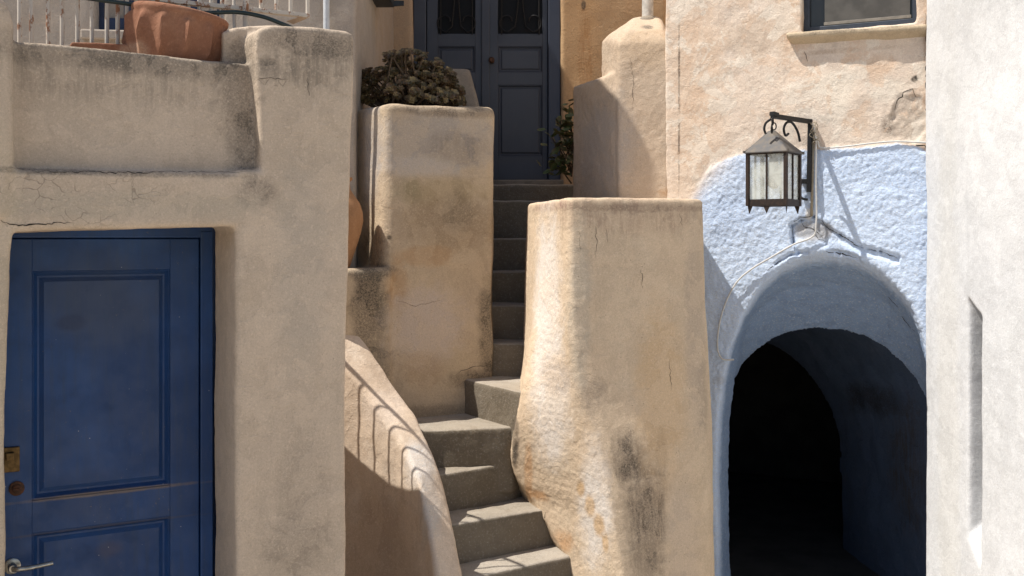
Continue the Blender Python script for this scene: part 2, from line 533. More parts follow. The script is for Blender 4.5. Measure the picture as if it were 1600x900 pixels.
tube(bm, smooth_path([c-nb3*.045, c-nb3*.055+du*.02, c-nb3*.055+du*.06+Vector((0, 0, -.001)), c-nb3*.052+du*.135+Vector((0, 0, .004))], 5), [.010]*6+[.009]*5+[.008]*5, 10)
obj('handle', bm, alu, door_l, True, auto=40)

# ================================================================== TERRACE BITS
RV = .40          # the railing stands this far behind the wall face
rail_mat = NB('flaking_white_paint')
rn = rail_mat.noise(1.0, 5, .7, sv=(30, 30, 18)); 
rc = rail_mat.mix(rail_mat.ramp(rn, .52, .62), (.58, .52, .44), (.28, .12, .05))
rail_mat.set(rail_mat.b.inputs['Base Color'], rc); rail_mat.b.inputs['Roughness'].default_value = .6
rail_mat.l.new(rail_mat.bump(rn, .4, .002), rail_mat.b.inputs['Normal']); rail_mat = rail_mat.m
rl = thing('iron_railing', LP(230, 90, RV), 'rusty white iron bar railing along the terrace edge above the blue door', 'railing')
zmid = LP(230, -2, RV).z
for i, px in enumerate([31, 50, 75, 98, 121, 144, 168, 184, 199, 213, 228, 245, 262, 279, 295, 312, 330, 347, 366, 408, 431, 455, 480]):
    u = LF.hit(px, RV)[0]; p = LW(u, RV, 0)
    zlow = LP(px, 110, RV).z if px < 370 else zmid-.005
    bm = new_bm()
    q = LW(u+random.uniform(-.003, .003), RV, zlow); q2 = LW(u, RV, EYE+1.45)
    tube(bm, [q, (q+q2)/2, q2], .0085, 8)
    obj('bar', bm, rail_mat, rl, True, auto=50)
bm = new_bm()
u0 = LF.hit(20, RV)[0]; u1 = LF.hit(482, RV)[0]
fbox(bm, LF, u0, u1, RV-.016, RV+.014, zmid-.009, zmid+.008, .002)
fbox(bm, LF, u0, u1, RV-.02, RV+.02, EYE+1.44, EYE+1.47, .003)
obj('rail', bm, rail_mat, rl)
bm = new_bm(); u = LF.hit(384, RV-.03)[0]
tube(bm, [LW(u, RV-.03, LP(384, 60, RV-.03).z), LW(u, RV-.03, EYE+1.45)], .012, 10)
obj('post', bm, rail_mat, rl, True, auto=50)
bm = new_bm()
hull(bm, [LP(x, y, RV-.05+v) for x, y in ((447, 33), (470, 26), (480, 29), (458, 38)) for v in (0, .02)])
obj('bracket', bm, flat('rust_orange', (.42, .27, .15), .8), rl)

# unseen side railing, added so its bars stripe the curved parapet with shadow
rs = thing('iron_railing', LW(-.1, .75, EYE-.3), 'unseen added railing behind the plaster column, casting bar shadows on the curved parapet', 'railing')
def kz(v): return EYE+.09+(-.52)*(v-.3)/1.3
for i in range(14):
    v = .34+.092*i; bm = new_bm()
    tube(bm, [LW(-.10, v, kz(v)-.03), LW(-.10, v, kz(v)+.54)], .0058, 8)
    obj('bar', bm, rail_mat, rs, True, auto=50)
bm = new_bm()
hull(bm, [LW(-.10+a, v, kz(v)+.54+z) for a in (-.008, .008) for v in (.32, 1.56) for z in (-.008, .008)])
obj('rail', bm, rail_mat, rs)

# garden hose
hose_m = flat('dark_green_rubber', (.012, .03, .03), .45, 0, .3, 40)
bm = new_bm()
tube(bm, smooth_path([LP(90, -14, RV-.05), LP(130, -4, RV-.05), LP(200, 6, RV-.06), LP(262, 16, RV-.07), LP(320, 20, RV-.07), LP(370, 19, RV-.07), (LP(410, 26, RV-.09)), LP(440, 37, RV-.12), LP(462, 46, RV-.10)], 6), .0085, 10)
h = obj('garden_hose', bm, hose_m, None, True, at=LP(262, 16, RV-.07)); tag(h, 'dark green rubber hose strung sagging along the rusty white railing', 'hose')

# big terracotta pot, fluted, tilted
from mathutils import Matrix
terra = plaster('terracotta', (.29, .135, .08), (.24, .11, .065), (.35, .19, .12), stains_and_shade=[(LP(215, 80, .25), (.06, .1, .03), (.5, .36, .26), .5, 'speck')], grain=.2, pits=.2, streak=.1)
pc = LP(277, 96, .30)
pot = thing('terracotta_pot', pc, 'large ribbed terracotta pot tilted on the parapet above the blue door', 'pot')
tl = Matrix.Rotation(R(14), 3, Vector((.55, -.1, 0)).cross(Vector((0, 0, -1))).normalized()) 
tl = Matrix.Rotation(R(9), 3, Vector((0, 1, 0)))
def fl_(a, z, r):
    k = max(0, min(1, (z-.0)/.02))*max(0, min(1, (.165-z)/.03))
    return .012*k*(1-abs(math.sin(a*6.5+.4+z*2.2))**.6)*3.0-.008*k
bm = new_bm()
prof = [(.155, -.05), (.165, -.02), (.172, .01), (.178, .04), (.182, .07), (.184, .10), (.184, .13), (.181, .15), (.180, .165), (.184, .172), (.184, .186), (.178, .192), (.166, .192), (.160, .18), (.158, .12), (.14, .02), (.10, .0)]
lathe(bm, prof, pc+Vector((-0.015, 0, 0)), 112, tl, fl_)
obj('body', bm, terra, pot, True, auto=60)
bm = new_bm()
lathe(bm, [(.150, .12), (.14, .135), (.08, .15), (.01, .15)], pc+Vector((-.015, 0, 0)), 32, tl)
obj('soil', bm, flat('soil', (.06, .04, .028), .95, 0, .5, 60, .8, 60, .01), pot, True)
# low terracotta trough behind the parapet lip
tr = thing('terracotta_trough', LP(150, 80, .32), 'low rough terracotta trough lying behind the parapet, left of the ribbed pot', 'trough')
bm = new_bm()
hull(bm, [LP(x, y, v) for x, y in ((104, 80), (112, 66), (155, 67), (206, 70), (206, 92)) for v in (.27, .36)], .006)
obj('body', bm, terra, tr)

# ================================================================== UPPER LEFT HOUSE (behind terrace)
HF = Frame(px_xy(557, 5.58), (px_xy(557, 5.58)[0]+1.0, 5.58+.12))
hx = HF.o.x
uh_mat = plaster('grey_beige_render', (.47, .40, .33), (.43, .37, .31), (.49, .40, .31), stains_and_shade=[
    (W(540, 10, 5.5), (.2, .3, .5), (.37, .31, .26), .5, 'soft'),
    (Vector((hx, 6.9, EYE+1.4)), (.1, .5, .8), (.50, .36, .24), .5, 'soft')], grain=.3, pits=.4, streak=.15)
uh = thing('rendered_house', (hx-1.2, 6.2, 0), 'upper grey beige house behind the terrace railing, with a navy window and white downpipe', 'house')
zs = EYE+.55
HT = EYE+3.4
wz0, wz1 = HF.uz(240, 52)[1], EYE+2.2
wu0, wu1 = HF.uz(148, 20)[0], HF.uz(345, 20)[0]
bm = new_bm()
fbox(bm, HF, wu1, 0, 0, .3, zs-.9, HT, .02)
fbox(bm, HF, -4.2, wu0, 0, .3, 0, HT, .02)
fbox(bm, HF, wu0-.02, wu1+.02, 0, .3, wz1, HT, 0)
fbox(bm, HF, wu0-.02, wu1+.02, 0, .3, 0, wz0, 0)
# body behind: top storey and lower part set back
hull(bm, [Vector((x, y, z)) for (x, y) in ((hx-.01, 5.6), (hx-3.5, 5.4), (hx-3.5, 7.5), (hx-.01, 7.5)) for z in (zs-.9, HT)], .02)
hull(bm, [Vector((x, y, z)) for (x, y) in ((hx-.05, 5.9), (hx-3.5, 5.4), (hx-3.5, 7.5), (hx-.05, 7.5)) for z in (0, zs)], .02)
mass('wall', bm, uh_mat, uh, voxel=.02, smooth=2, disp=lump(.01, .003, 0))
navy = flat('navy_paint', (.012, .025, .07), .5, 0, .4, 10)
bm = new_bm()
fbox(bm, HF, wu0-.01, wu1+.01, .10, .13, wz0-.02, wz1+.02)
n_ = 4
for i in range(n_+1):
    u = wu0+(wu1-wu0)*i/n_
    fbox(bm, HF, u-.03, u+.03, .06, .11, wz0, wz1, .004)
for z in (wz0+.05, wz0+.6, wz1-.05): fbox(bm, HF, wu0, wu1, .065, .11, z-.04, z+.04, .004)
obj('window', bm, navy, uh)
bm = new_bm()
fbox(bm, HF, wu0-.06, wu1+.06, -.05, .1, wz0-.045, wz0+.005, .008)
obj('window_sill', bm, uh_mat, uh)
white_p = flat('white_pipe', (.6, .62, .64), .45, 0, .15, 20)
bm = new_bm()
pp = HF.P(510, 20, -.04)
tube(bm, [Vector((pp.x, pp.y, EYE+.3)), Vector((pp.x, pp.y, EYE+3.0))], .017, 14)
obj('downpipe', bm, white_p, uh, True, auto=50)

# grey box on the alley wall
mb = thing('wall_box', (hx+.06, 6.4, EYE+1.42), 'dark grey metal box high on the alley wall, left of the grey door', 'box')
dgrey = flat('dark_grey_metal', (.045, .052, .058), .5, .3)
bm = new_bm()
hull(bm, [Vector((hx+a, y, EYE+z)) for a, y, z in ((-.02, 6.1, 1.455), (.10, 6.1, 1.455), (.10, 6.5, 1.455), (-.02, 6.5, 1.455), (-.02, 6.1, 1.7), (.10, 6.1, 1.7), (.10, 6.5, 1.7), (-.02, 6.5, 1.7))], .006)
obj('casing', bm, dgrey, mb)
bm = new_bm()
hull(bm, [Vector((hx+a, 6.5+y, EYE+z)) for a, y, z in ((.08, 0, 1.465), (.16, 0, 1.47), (.16, 0, 1.5), (.08, 0, 1.5), (.08, .02, 1.465), (.16, .02, 1.47), (.16, .02, 1.5), (.08, .02, 1.5))])
obj('bracket', bm, dgrey, mb)

# ================================================================== REAR HOUSE with grey double door
RF = Frame((0, 7.4), (1, 7.4))
rh_mat = plaster('ochre_plaster', (.50, .33, .19), (.47, .30, .17), (.54, .38, .23), stains_and_shade=[
    (W(905, 40, 7.4), (.14, .3, .9), (.57, .36, .19), .75, 'soft'),
    (W(915, 100, 7.4), (.05, .2, .4), (.40, .20, .08), .6, 'streak'),
    (W(620, 60, 7.4), (.22, .3, .9), (.46, .33, .22), .7, 'soft'),
    (W(912, 8, 7.4), (.015, .1, .03), DARK, .8, 'soft')], grain=.35, pits=.5)
rh = thing('ochre_house', (0.1, 7.9, 0), 'ochre plastered house at the top of the stairs holding the grey double door', 'house')
dz0 = W(0, 283, 7.4).z; dz1 = dz0+2.75
dx0, dx1 = W(645, 0, 7.4).x, W(876, 0, 7.4).x
bm = new_bm()
fbox(bm, RF, -1.6, dx0, 0, .35, 0, EYE+3.6, .012)
fbox(bm, RF, dx1, 1.12, 0, .35, 0, EYE+3.6, .012)
fbox(bm, RF, dx0-.02, dx1+.02, 0, .35, dz1, EYE+3.6)
fbox(bm, RF, dx0-.02, dx1+.02, .02, .35, 0, dz0-.02)
mass('wall', bm, rh_mat, rh, voxel=.02, smooth=2, disp=lump(.01, .003, 0))
gd_mat = NB('grey_blue_paint')
gn = gd_mat.noise(3, 4); 
gc = gd_mat.mix(gd_mat.ramp(gn, .4, .6), (.052, .060, .080), (.043, .050, .070))
gc = gd_mat.mix(gd_mat.ramp(gd_mat.noise(1, 4, .7, sv=(30, 30, 3)), .5, .8, 0, .3), gc, (.075, .08, .092))
gc = gd_mat.mix(gd_mat.math('MULTIPLY', gd_mat.blot(W(868, 150, 7.4), (.06, .3, 1.2), .2, wob=.1), .5), gc, (.03, .045, .085))
gc = gd_mat.mix(gd_mat.math('MULTIPLY', gd_mat.blot(W(800, 265, 7.4), (.5, .3, .06), .4), .4), gc, (.035, .05, .085))
gd_mat.set(gd_mat.b.inputs['Base Color'], gc); gd_mat.b.inputs['Roughness'].default_value = .5
gd_mat.l.new(gd_mat.bump(gd_mat.noise(1, 3, .6, sv=(80, 80, 8)), .15, .002), gd_mat.b.inputs['Normal']); gd_mat = gd_mat.m
def X(px, D=7.4): return (px-HX)/F*D
def Z(py, D=7.4): return EYE+(HY-py)/F*D
gdoor = new_bm()
v = .06
fbox(gdoor, RF, dx0, X(665), v-.03, v+.08, dz0, dz1, .006)
fbox(gdoor, RF, X(857), dx1, v-.03, v+.08, dz0, dz1, .006)
fbox(gdoor, RF, dx0, dx1, v-.028, v+.08, dz1-.1, dz1, .006)
dd = obj('door', gdoor, gd_mat, rh)
tag(dd, 'grey blue double door with panels and scrolled iron grilles')
def leaf(x0, x1, pl, pr):
    b_ = new_bm()
    panelled(b_, RF, x0, x1, dz0+.012, dz1-.1, v, .045,
             [(pl, pr, Z(243), Z(131)), (pl, pr, Z(111), Z(70)), (pl, pr, Z(50), Z(-170), 'glass')], mould=.016, deep=.016)
    return obj('leaf', b_, gd_mat, dd)
leaf(X(666), X(754), X(683), X(742))
leaf(X(762), X(856), X(778), X(848))
bm = new_bm(); fbox(bm, RF, X(752), X(765), v-.02, v+.05, dz0+.012, dz1-.1, .006)
obj('centre_strip', bm, gd_mat, dd)
glass_d = NB('dark_glass'); glass_d.set(glass_d.b.inputs['Base Color'], (.004, .004, .005)); glass_d.b.inputs['Roughness'].default_value = .5; glass_d.b.inputs['Specular IOR Level'].default_value = .2
glass_d = glass_d.m
iron = flat('black_iron', (.012, .012, .013), .55, .4)
for a, b_ in ((683, 742), (778, 848)):
    bm = new_bm(); fbox(bm, RF, X(a)-.004, X(b_)+.004, v+.028, v+.034, Z(50)-.004, Z(-170)+.004)
    obj('pane', bm, glass_d, dd)
    bm = new_bm(); m_ = (X(a)+X(b_))/2; wd = (X(b_)-X(a))
    zb_ = Z(50)
    y_ = 7.4+v-.012
    for sx in (-1, 1):
        pts = []
        for i in range(30):
            t = i/29; an = -math.pi*.5+sx*(t*4.6); rr = .075*(1-t*.62)
            pts.append(Vector((m_+sx*wd*.28+rr*math.cos(an), y_, zb_+.085+rr*math.sin(an))))
        pts = [Vector((m_+sx*.01, y_, zb_+.33)), Vector((m_+sx*.02, y_, zb_+.18)), Vector((m_+sx*wd*.12, y_, zb_+.05))]+pts
        tube(bm, pts, .006, 6)
        pts = []
        for i in range(30):
            t = i/29; an = math.pi*.5-sx*(t*4.8); rr = .08*(1-t*.6)
            pts.append(Vector((m_+sx*wd*.22+rr*math.cos(an), y_, zb_+.36+rr*math.sin(an))))
        tube(bm, pts, .006, 6)
        tube(bm, [Vector((m_+sx*wd*.42, y_, zb_-.01)), Vector((m_+sx*wd*.42, y_, zb_+1.0))], .005, 6)
    obj('grille', bm, iron, dd, True, auto=50)
bm = new_bm()
kc = Vector((X(768), 7.4+v, Z(93)))
tube(bm, [kc, kc-Vector((0, .02, 0)), kc-Vector((0, .024, 0)), kc-Vector((0, .05, 0)), kc-Vector((0, .06, 0))], [.02, .02, .01, .022, .014], 14)
obj('knob', bm, rust, dd, True, auto=50)
bm = new_bm()
fbox(bm, RF, dx0-.06, dx1+.02, -.05, .14, dz0-.035, dz0+.008, .01)
bm2 = new_bm(); fbox(bm2, RF, dx0-.05, dx1+.05, v+.10, v+.13, dz0-.1, dz1+.1)
obj('light_leak_backing', bm2, iron, rh)  # unseen backing added so no sky shows round the leaves
obj('threshold', bm, flat('worn_stone', (.22, .19, .155), .85, 0, .3, 15), rh)

# ================================================================== PLANTER BLOCK (plastered), niche and ledge
pl_mat = plaster('stained_ochre_plaster', (.54, .42, .29), (.50, .39, .28), (.57, .45, .31), stains_and_shade=[
    (W(690, 220, 5.55), (.38, .4, .17), (.43, .37, .31), .9, 'soft'),
    (W(715, 232, 5.6), (.15, .3, .09), (.20, .17, .14), .6, 'smoke'),
    (W(650, 262, 5.55), (.24, .3, .05), (.52, .49, .47), .32, 'soft'),
    (W(690, 300, 5.6), (.26, .3, .08), (.36, .27, .14), .42, 'soft'),
    (W(640, 300, 5.6), (.08, .3, .07), (.25, .22, .13), .5, 'smoke'),
    (W(700, 172, 5.55), (.35, .4, .035), (.20, .155, .11), .75, 'speck'),
    (W(700, 350, 5.6), (.28, .3, .15), (.28, .195, .115), .6, 'speck'),
    (W(715, 330, 5.6), (.10, .2, .10), (.17, .14, .10), .5, 'smoke'),
    (W(620, 450, 5.5), (.06, .2, .12), (.40, .24, .12), .55, 'soft'),
    (W(575, 480, 5.35), (.08, .3, .24), DARK, .8, 'speck'),
    (W(600, 540, 5.4), (.05, .3, .3), GREY, .55, 'speck'),
    (W(580, 425, 5.35), (.12, .3, .04), GREY, .7, 'speck'),
    (W(765, 520, 5.6), (.06, .3, .28), (.09, .075, .055), .8, 'speck'),
    (W(740, 590, 5.65), (.13, .3, .05), (.12, .095, .07), .7, 'speck'),
    (W(670, 640, 5.6), (.3, .3, .04), (.13, .105, .08), .6, 'speck'),
    (W(665, 510, 5.5), (.2, .3, .20), (.56, .46, .38), .75, 'soft'),
    (W(660, 575, 5.6), (.12, .3, .10), (.42, .29, .18), .5, 'speck'),
    (W(665, 400, 5.5), (.15, .3, .05), (.46, .28, .14), .4, 'soft'),
    (W(580, 240, 5.6), (.09, .14, .3), (.36, .32, .29), .6, 'soft'),  # this and the next: shade of the recess corner put into colour
    (W(588, 390, 5.6), (.09, .2, .12), DARK, .6, 'speck'),
    (W(609, 371, 5.47), (.014, .05, .014), (.03, .025, .02), .9, 'soft'),
    ], grain=.45, pits=.5, streak=.18)
planter = thing('plaster_planter', (-.4, 5.8, 0), 'tall stained ochre plaster planter block beside the upper stairs, holding the brown succulent', 'planter')
bm = new_bm()
def sec(z, pts): return [Vector((p[0], p[1], z)) for p in pts]
def fl_pts(z, px0, d0, px1, d1, extra=0):
    return sec(z, [px_xy(px0, d0), px_xy(px1, d1), (px_xy(px1, d1)[0]-.02, 6.45), (-.95, 6.45), (-.93, 5.80)])
ztp = EYE+.72
# body, slightly flared lower down
hull(bm, fl_pts(ztp, 605, 5.45, 772, 5.66)+fl_pts(EYE+.1, 606, 5.45, 770, 5.66)+fl_pts(EYE-.18, 603, 5.44, 769, 5.66), .035)
loft(bm, [[*fl_pts(EYE-.05, 606, 5.45, 769, 5.66)], [*fl_pts(EYE-.3, 604, 5.44, 768, 5.66)], [*fl_pts(EYE-.62, 603, 5.43, 772, 5.64)], [*fl_pts(EYE-.84, 603, 5.42, 765, 5.66)], [*fl_pts(0, 601, 5.40, 765, 5.64)]])
# ledge (jar stands here), flush with the front
hull(bm, [Vector((x, y, z)) for (x, y) in (px_xy(515, 5.24), px_xy(612, 5.40), px_xy(625, 5.9), px_xy(500, 5.9)) for z in (0, EYE-.167)], .03)
mass('body', bm, pl_mat, planter, voxel=.0115, smooth=2, disp=lump(.014, .005, .0012))
soil_m = bpy.data.materials['soil']
# small block behind it
lb_mat = plaster('grey_rough_plaster', (.30, .255, .205), (.26, .22, .18), (.33, .28, .22), grain=.5, pits=.6)
bm = new_bm()
hull(bm, [W(640, 230, 6.6), W(640, 112, 6.6), W(662, 107, 6.6), W(733, 109, 6.65), W(750, 170, 6.65), W(757, 230, 6.65)]+[W(640, 230, 6.95), W(640, 112, 6.95), W(733, 109, 6.98), W(757, 230, 6.98)]+[Vector((-.6, 6.6, 1)), Vector((-.15, 6.6, 1)), Vector((-.6, 6.95, 1)), Vector((-.15, 6.95, 1))], .025)
o = mass('low_pillar', bm, lb_mat, None, voxel=.015, smooth=3, disp=lump(.008, .003, 0), at=Vector((-.4, 6.8, 1)))
tag(o, 'small grey rough pillar stub behind the succulent, in front of the grey door', 'pillar')

# ---- clay jar on the ledge
clay = plaster('orange_clay', (.38, .205, .105), (.34, .18, .09), (.42, .24, .13), grain=.15, pits=.1, streak=.1)
jc = Vector((X(528, 5.44), 5.44, EYE-.17))
jar = thing('clay_jar', jc, 'orange clay jar half hidden behind the plaster column, on the ledge beside the planter', 'jar')
bm = new_bm()
lathe(bm, [(.05, 0), (.062, .01), (.075, .05), (.10, .12), (.122, .19), (.132, .25), (.13, .30), (.115, .35), (.085, .39), (.065, .42), (.062, .46), (.078, .475), (.075, .485), (.05, .48), (.045, .42)], jc, 40, None, lambda a, z, r: .0012*math.sin(z*260))
obj('body', bm, clay, jar, True, auto=60)

# ================================================================== STAIRCASE
def tread_riser_shade(b, col):  # treads lightened, risers darkened by normal: sun and shade put into colour
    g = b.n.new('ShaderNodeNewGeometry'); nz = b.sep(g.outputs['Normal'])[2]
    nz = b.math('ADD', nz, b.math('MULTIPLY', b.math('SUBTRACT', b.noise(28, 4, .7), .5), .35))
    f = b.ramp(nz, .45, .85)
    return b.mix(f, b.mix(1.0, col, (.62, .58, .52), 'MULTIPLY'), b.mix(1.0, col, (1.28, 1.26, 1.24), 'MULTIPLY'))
st_mat = plaster('worn_concrete', (.285, .255, .215), (.25, .225, .19), (.33, .30, .26), stains_and_shade=[
    (W(800, 340, 6.4), (.3, .3, .2), (.16, .14, .12), .3, 'speck'),  # upper risers: their deep shade put into the colour
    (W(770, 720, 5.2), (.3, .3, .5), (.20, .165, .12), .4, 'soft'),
    ], grain=.6, pits=.3, streak=.1, extra=tread_riser_shade)
stair = thing('staircase', (0, 5.2, 0), 'worn grey concrete staircase winding up between the plaster walls to the grey door', 'staircase')
steps = [  # px/D of the lip at left and right, height below the eye, extend left, extend right
    ((720, 4.50), (930, 4.72), -1.91, .1, .4),
    ((750, 4.62), (905, 4.84), -1.725, .15, .4),
    ((781, 4.70), (891, 4.92), -1.535, .25, .15),
    ((718, 4.81), (846, 5.06), -1.345, .12, .12),
    ((687, 4.98), (793, 5.21), -1.155, .12, .03),
    ((660, 5.11), (801, 5.19), -.965, .12, .0),
    ((705, 5.72), (818, 5.10), -.775, .02, .05),
    ((765, 5.68), (830, 5.64), -.589, .3, .2),
    ((765, 5.88), (830, 5.86), -.391, .3, .25),
    ((765, 6.08), (830, 6.08), -.207, .3, .3),
    ((765, 6.30), (830, 6.30), -.010, .3, .3),
    ((765, 6.52), (830, 6.52), .232, .4, .45),
]
for i, (a, b_, zz, el, er) in enumerate(steps):
    A = Vector(px_xy(*a)); B = Vector(px_xy(*b_)); d = (B-A).normalized()
    A2 = A-d*el; B2 = B+d*er
    back = .62 if i < 11 else .95
    ym = max(A2.y, B2.y)+back
    if i == 6: ym = 6.1
    top = EYE+zz
    bm = new_bm()
    t = [A2, B2, Vector((B2.x+(.02 if i > 5 else -.02), ym)), Vector((A2.x-.02, ym))]
    if i == 5: t = [A2, B2, Vector((.3, 5.9)), Vector((-.6, 6.0))]
    if i == 4: t = [A2, B2, Vector((.3, 5.7)), Vector((-.55, 5.7))]
    lipw = .012
    hull(bm, [Vector((p.x, p.y, z)) for p in t for z in (top-.34, top)], .012, 2)
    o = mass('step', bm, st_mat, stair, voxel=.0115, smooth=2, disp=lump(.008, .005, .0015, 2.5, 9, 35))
    for k_ in (0,):
        pass

bm = new_bm()
hull(bm, [Vector((x, y, z)) for x in (dx0-.1, dx1+.12) for y in (7.27, 7.5) for z in (EYE+.1, dz0-.03)], .012, 2)
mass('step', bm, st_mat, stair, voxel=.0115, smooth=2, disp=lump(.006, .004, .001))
# ================================================================== CURVED PARAPET
cp_mat = plaster('pink_beige_plaster', (.60, .48, .37), (.55, .43, .325), (.66, .56, .46), stains_and_shade=[
    (W(655, 720, 4.85), (.07, .12, .12), (.62, .61, .60), .8, 'speck'),
    (W(672, 790, 4.7), (.05, .12, .16), (.50, .48, .46), .6, 'speck'),
    (W(600, 640, 5.1), (.1, .2, .10), (.60, .50, .42), .5, 'soft'),
    (W(580, 830, 4.9), (.15, .2, .25), (.42, .32, .24), .5, 'soft'),
    ], grain=.45, pits=.55, streak=.15)
cpar = thing('curved_parapet', W(620, 900, 4.9).xy.to_3d(), 'low curved pink beige parapet down the left side of the stairs, striped by railing shadows', 'parapet')
Rt = [(520, 472, 5.42), (541, 500, 5.38), (580, 547, 5.30), (620, 610, 5.20), (648, 650, 5.10), (668, 690, 5.00), (688, 740, 4.90), (703, 800, 4.80), (713, 850, 4.70), (721, 900, 4.60), (729, 960, 4.50), (738, 1040, 4.40), (742, 1110, 4.33)]
Rg = [(505, 530, 5.22), (528, 560, 5.18), (562, 604, 5.10), (594, 650, 5.00), (618, 684, 4.92), (636, 716, 4.84), (652, 752, 4.75), (666, 808, 4.66), (675, 858, 4.57), (682, 908, 4.48), (688, 965, 4.39), (694, 1040, 4.3), (696, 1110, 4.24)]
bm = new_bm(); secs = []
for r_, g_ in zip(Rt, Rg):
    a = W(*g_); b_ = W(*r_)
    if a.z > b_.z-.002: a.z = b_.z-.002
    a.z += .018; b_.z += .022
    secs.append([Vector((a.x-.006, a.y-.004, -.05)), a+Vector((-.002, 0, -.03)), a.lerp(b_, .10)+Vector((0, 0, .004)), a.lerp(b_, .5)+Vector((0, 0, .010)), a.lerp(b_, .92), b_+Vector((.004, 0, -.03)), Vector((b_.x+.006, b_.y+.01, -.05))])
loft(bm, secs)
mass('body', bm, cp_mat, cpar, voxel=.010, smooth=3, disp=lump(.010, .004, .0015))

# ================================================================== BIG PILLAR
bp_mat = plaster('sandy_plaster', (.62, .48, .34), (.58, .455, .325), (.65, .52, .38), stains_and_shade=[
    (W(1000, 325, 4.9), (.5, .3, .018), (.17, .12, .09), .6, 'speck'),
    (W(980, 335, 4.9), (.4, .3, .09), (.32, .22, .16), .5, 'streak'),
    (W(850, 322, 5.1), (.2, .4, .025), (.26, .15, .13), .6, 'streak'),
    (W(855, 470, 5.1), (.06, .5, .45), (.70, .63, .56), .85, 'soft'),
    (W(860, 620, 5.0), (.09, .5, .30), (.70, .63, .56), .85, 'soft'),
    (W(930, 800, 4.7), (.07, .3, .30), (.70, .63, .56), .85, 'soft'),
    (W(870, 580, 5.0), (.07, .5, .10), (.35, .26, .19), .5, 'speck'),
    (W(925, 620, 4.75), (.08, .3, .10), (.32, .25, .19), .55, 'speck'),
    (W(980, 712, 4.75), (.075, .3, .11), (.035, .03, .027), .95, 'smoke'),
    (W(1008, 800, 4.8), (.10, .3, .26), (.09, .07, .055), .9, 'smoke'),
    (W(1035, 730, 4.8), (.03, .3, .16), (.11, .09, .07), .6, 'smoke'),
    (W(1000, 870, 4.8), (.10, .3, .09), (.15, .12, .09), .6, 'smoke'),
    (W(1095, 620, 5.0), (.03, .2, .2), (.32, .26, .2), .5, 'speck'),
    (W(1030, 620, 4.9), (.12, .3, .40), (.58, .40, .23), .5, 'soft'),
    (W(905, 480, 4.8), (.05, .3, .4), (.46, .40, .32), .5, 'soft'),
    
    
    (W(1085, 500, 5.0), (.05, .2, .5), (.42, .34, .27), .4, 'soft'),
    (W(826, 745, 5.1), (.02, .2, .16), (.52, .30, .15), .6, 'soft'),
    (W(840, 778, 5.0), (.05, .2, .03), (.52, .30, .15), .7, 'soft'),
    (W(880, 850, 4.9), (.05, .2, .05), (.52, .30, .15), .6, 'soft'),
    (W(908, 765, 4.78), (.018, .2, .04), (.54, .34, .16), .6, 'soft'),
    (W(922, 790, 4.77), (.02, .2, .05), (.54, .34, .16), .6, 'soft'),
    (W(936, 820, 4.75), (.022, .2, .05), (.54, .34, .16), .6, 'soft'),
    (W(945, 845, 4.75), (.014, .2, .05), (.54, .34, .16), .6, 'soft'),
    (W(805, 690, 5.12), (.018, .1, .14), DARK, .7, 'soft'),
    (W(1060, 850, 4.9), (.09, .2, .3), (.52, .42, .33), .5, 'soft'),
    ], grain=.5, pits=.6, streak=.22)
bpil = thing('plaster_pillar', (.5, 5.2, 0), 'massive sandy plaster pillar right of the lower stairs, black stained low on its front', 'pillar')
bm = new_bm()
S_ = [ # z, F, M, C, R
    (.172, (826, 5.60), (852, 5.22), (889, 4.78), (1096, 5.02)),
    (.0, (825, 5.60), (850, 5.22), (890, 4.77), (1098, 5.01)),
    (-.3, (821, 5.62), (841, 5.20), (892, 4.75), (1101, 5.00)),
    (-.5, (819, 5.64), (829, 5.16), (895, 4.745), (1105, 4.99)),
    (-.65, (818, 5.64), (821, 5.10), (902, 4.735), (1108, 4.98)),
    (-.80, (812, 5.62), (813, 5.06), (914, 4.72), (1110, 4.98)),
    (-.965, (795, 5.5), (804, 5.09), (935, 4.70), (1112, 4.97)),
    (-1.155, (785, 5.5), (797, 5.16), (950, 4.68), (1113, 4.96)),
    (-1.24, (780, 5.5), (808, 5.17), (956, 4.67), (1113, 4.96)),
    (-1.30, (790, 5.5), (835, 5.11), (959, 4.66), (1114, 4.96)),
    (-1.42, (800, 5.5), (849, 5.06), (965, 4.65), (1114, 4.95)),
    (-1.50, (830, 5.4), (882, 4.96), (970, 4.64), (1115, 4.95)),
    (-1.62, (850, 5.4), (894, 4.91), (976, 4.62), (1116, 4.95)),
    (-1.80, (860, 5.4), (912, 4.86), (987, 4.60), (1117, 4.94)),
    (-2.15, (870, 5.4), (925, 4.82), (1000, 4.56), (1120, 4.92)),
]
secs = []
for z, Fp, M, C_, R_ in S_:
    f, m, c_, r_ = [Vector(px_xy(*q)) for q in (Fp, M, C_, R_)]
    ca = c_.lerp(m, .10); cb = c_.lerp(r_, .10)
    cm = (ca+cb+c_*2)/4
    # the front swells slightly
    mid = c_.lerp(r_, .5)+Vector((.004, -.012))
    ra = r_.lerp(c_, .05)
    back_r = Vector((r_.x+.03, 5.95)); back_l = Vector((f.x, 5.95))
    zz = EYE+z
    ps = [f, m, ca, cm, cb, mid, ra, r_+Vector((.012, .05)), back_r, back_l]
    secs.append([Vector((p.x, p.y, zz)) for p in ps])
dense = []
for a_, b_ in zip(secs[:-1], secs[1:]):
    n_s = max(1, int((a_[0].z-b_[0].z)/.03))
    for k in range(n_s): dense.append([p.lerp(q, k/n_s) for p, q in zip(a_, b_)])
dense.append(secs[-1])
sm = []
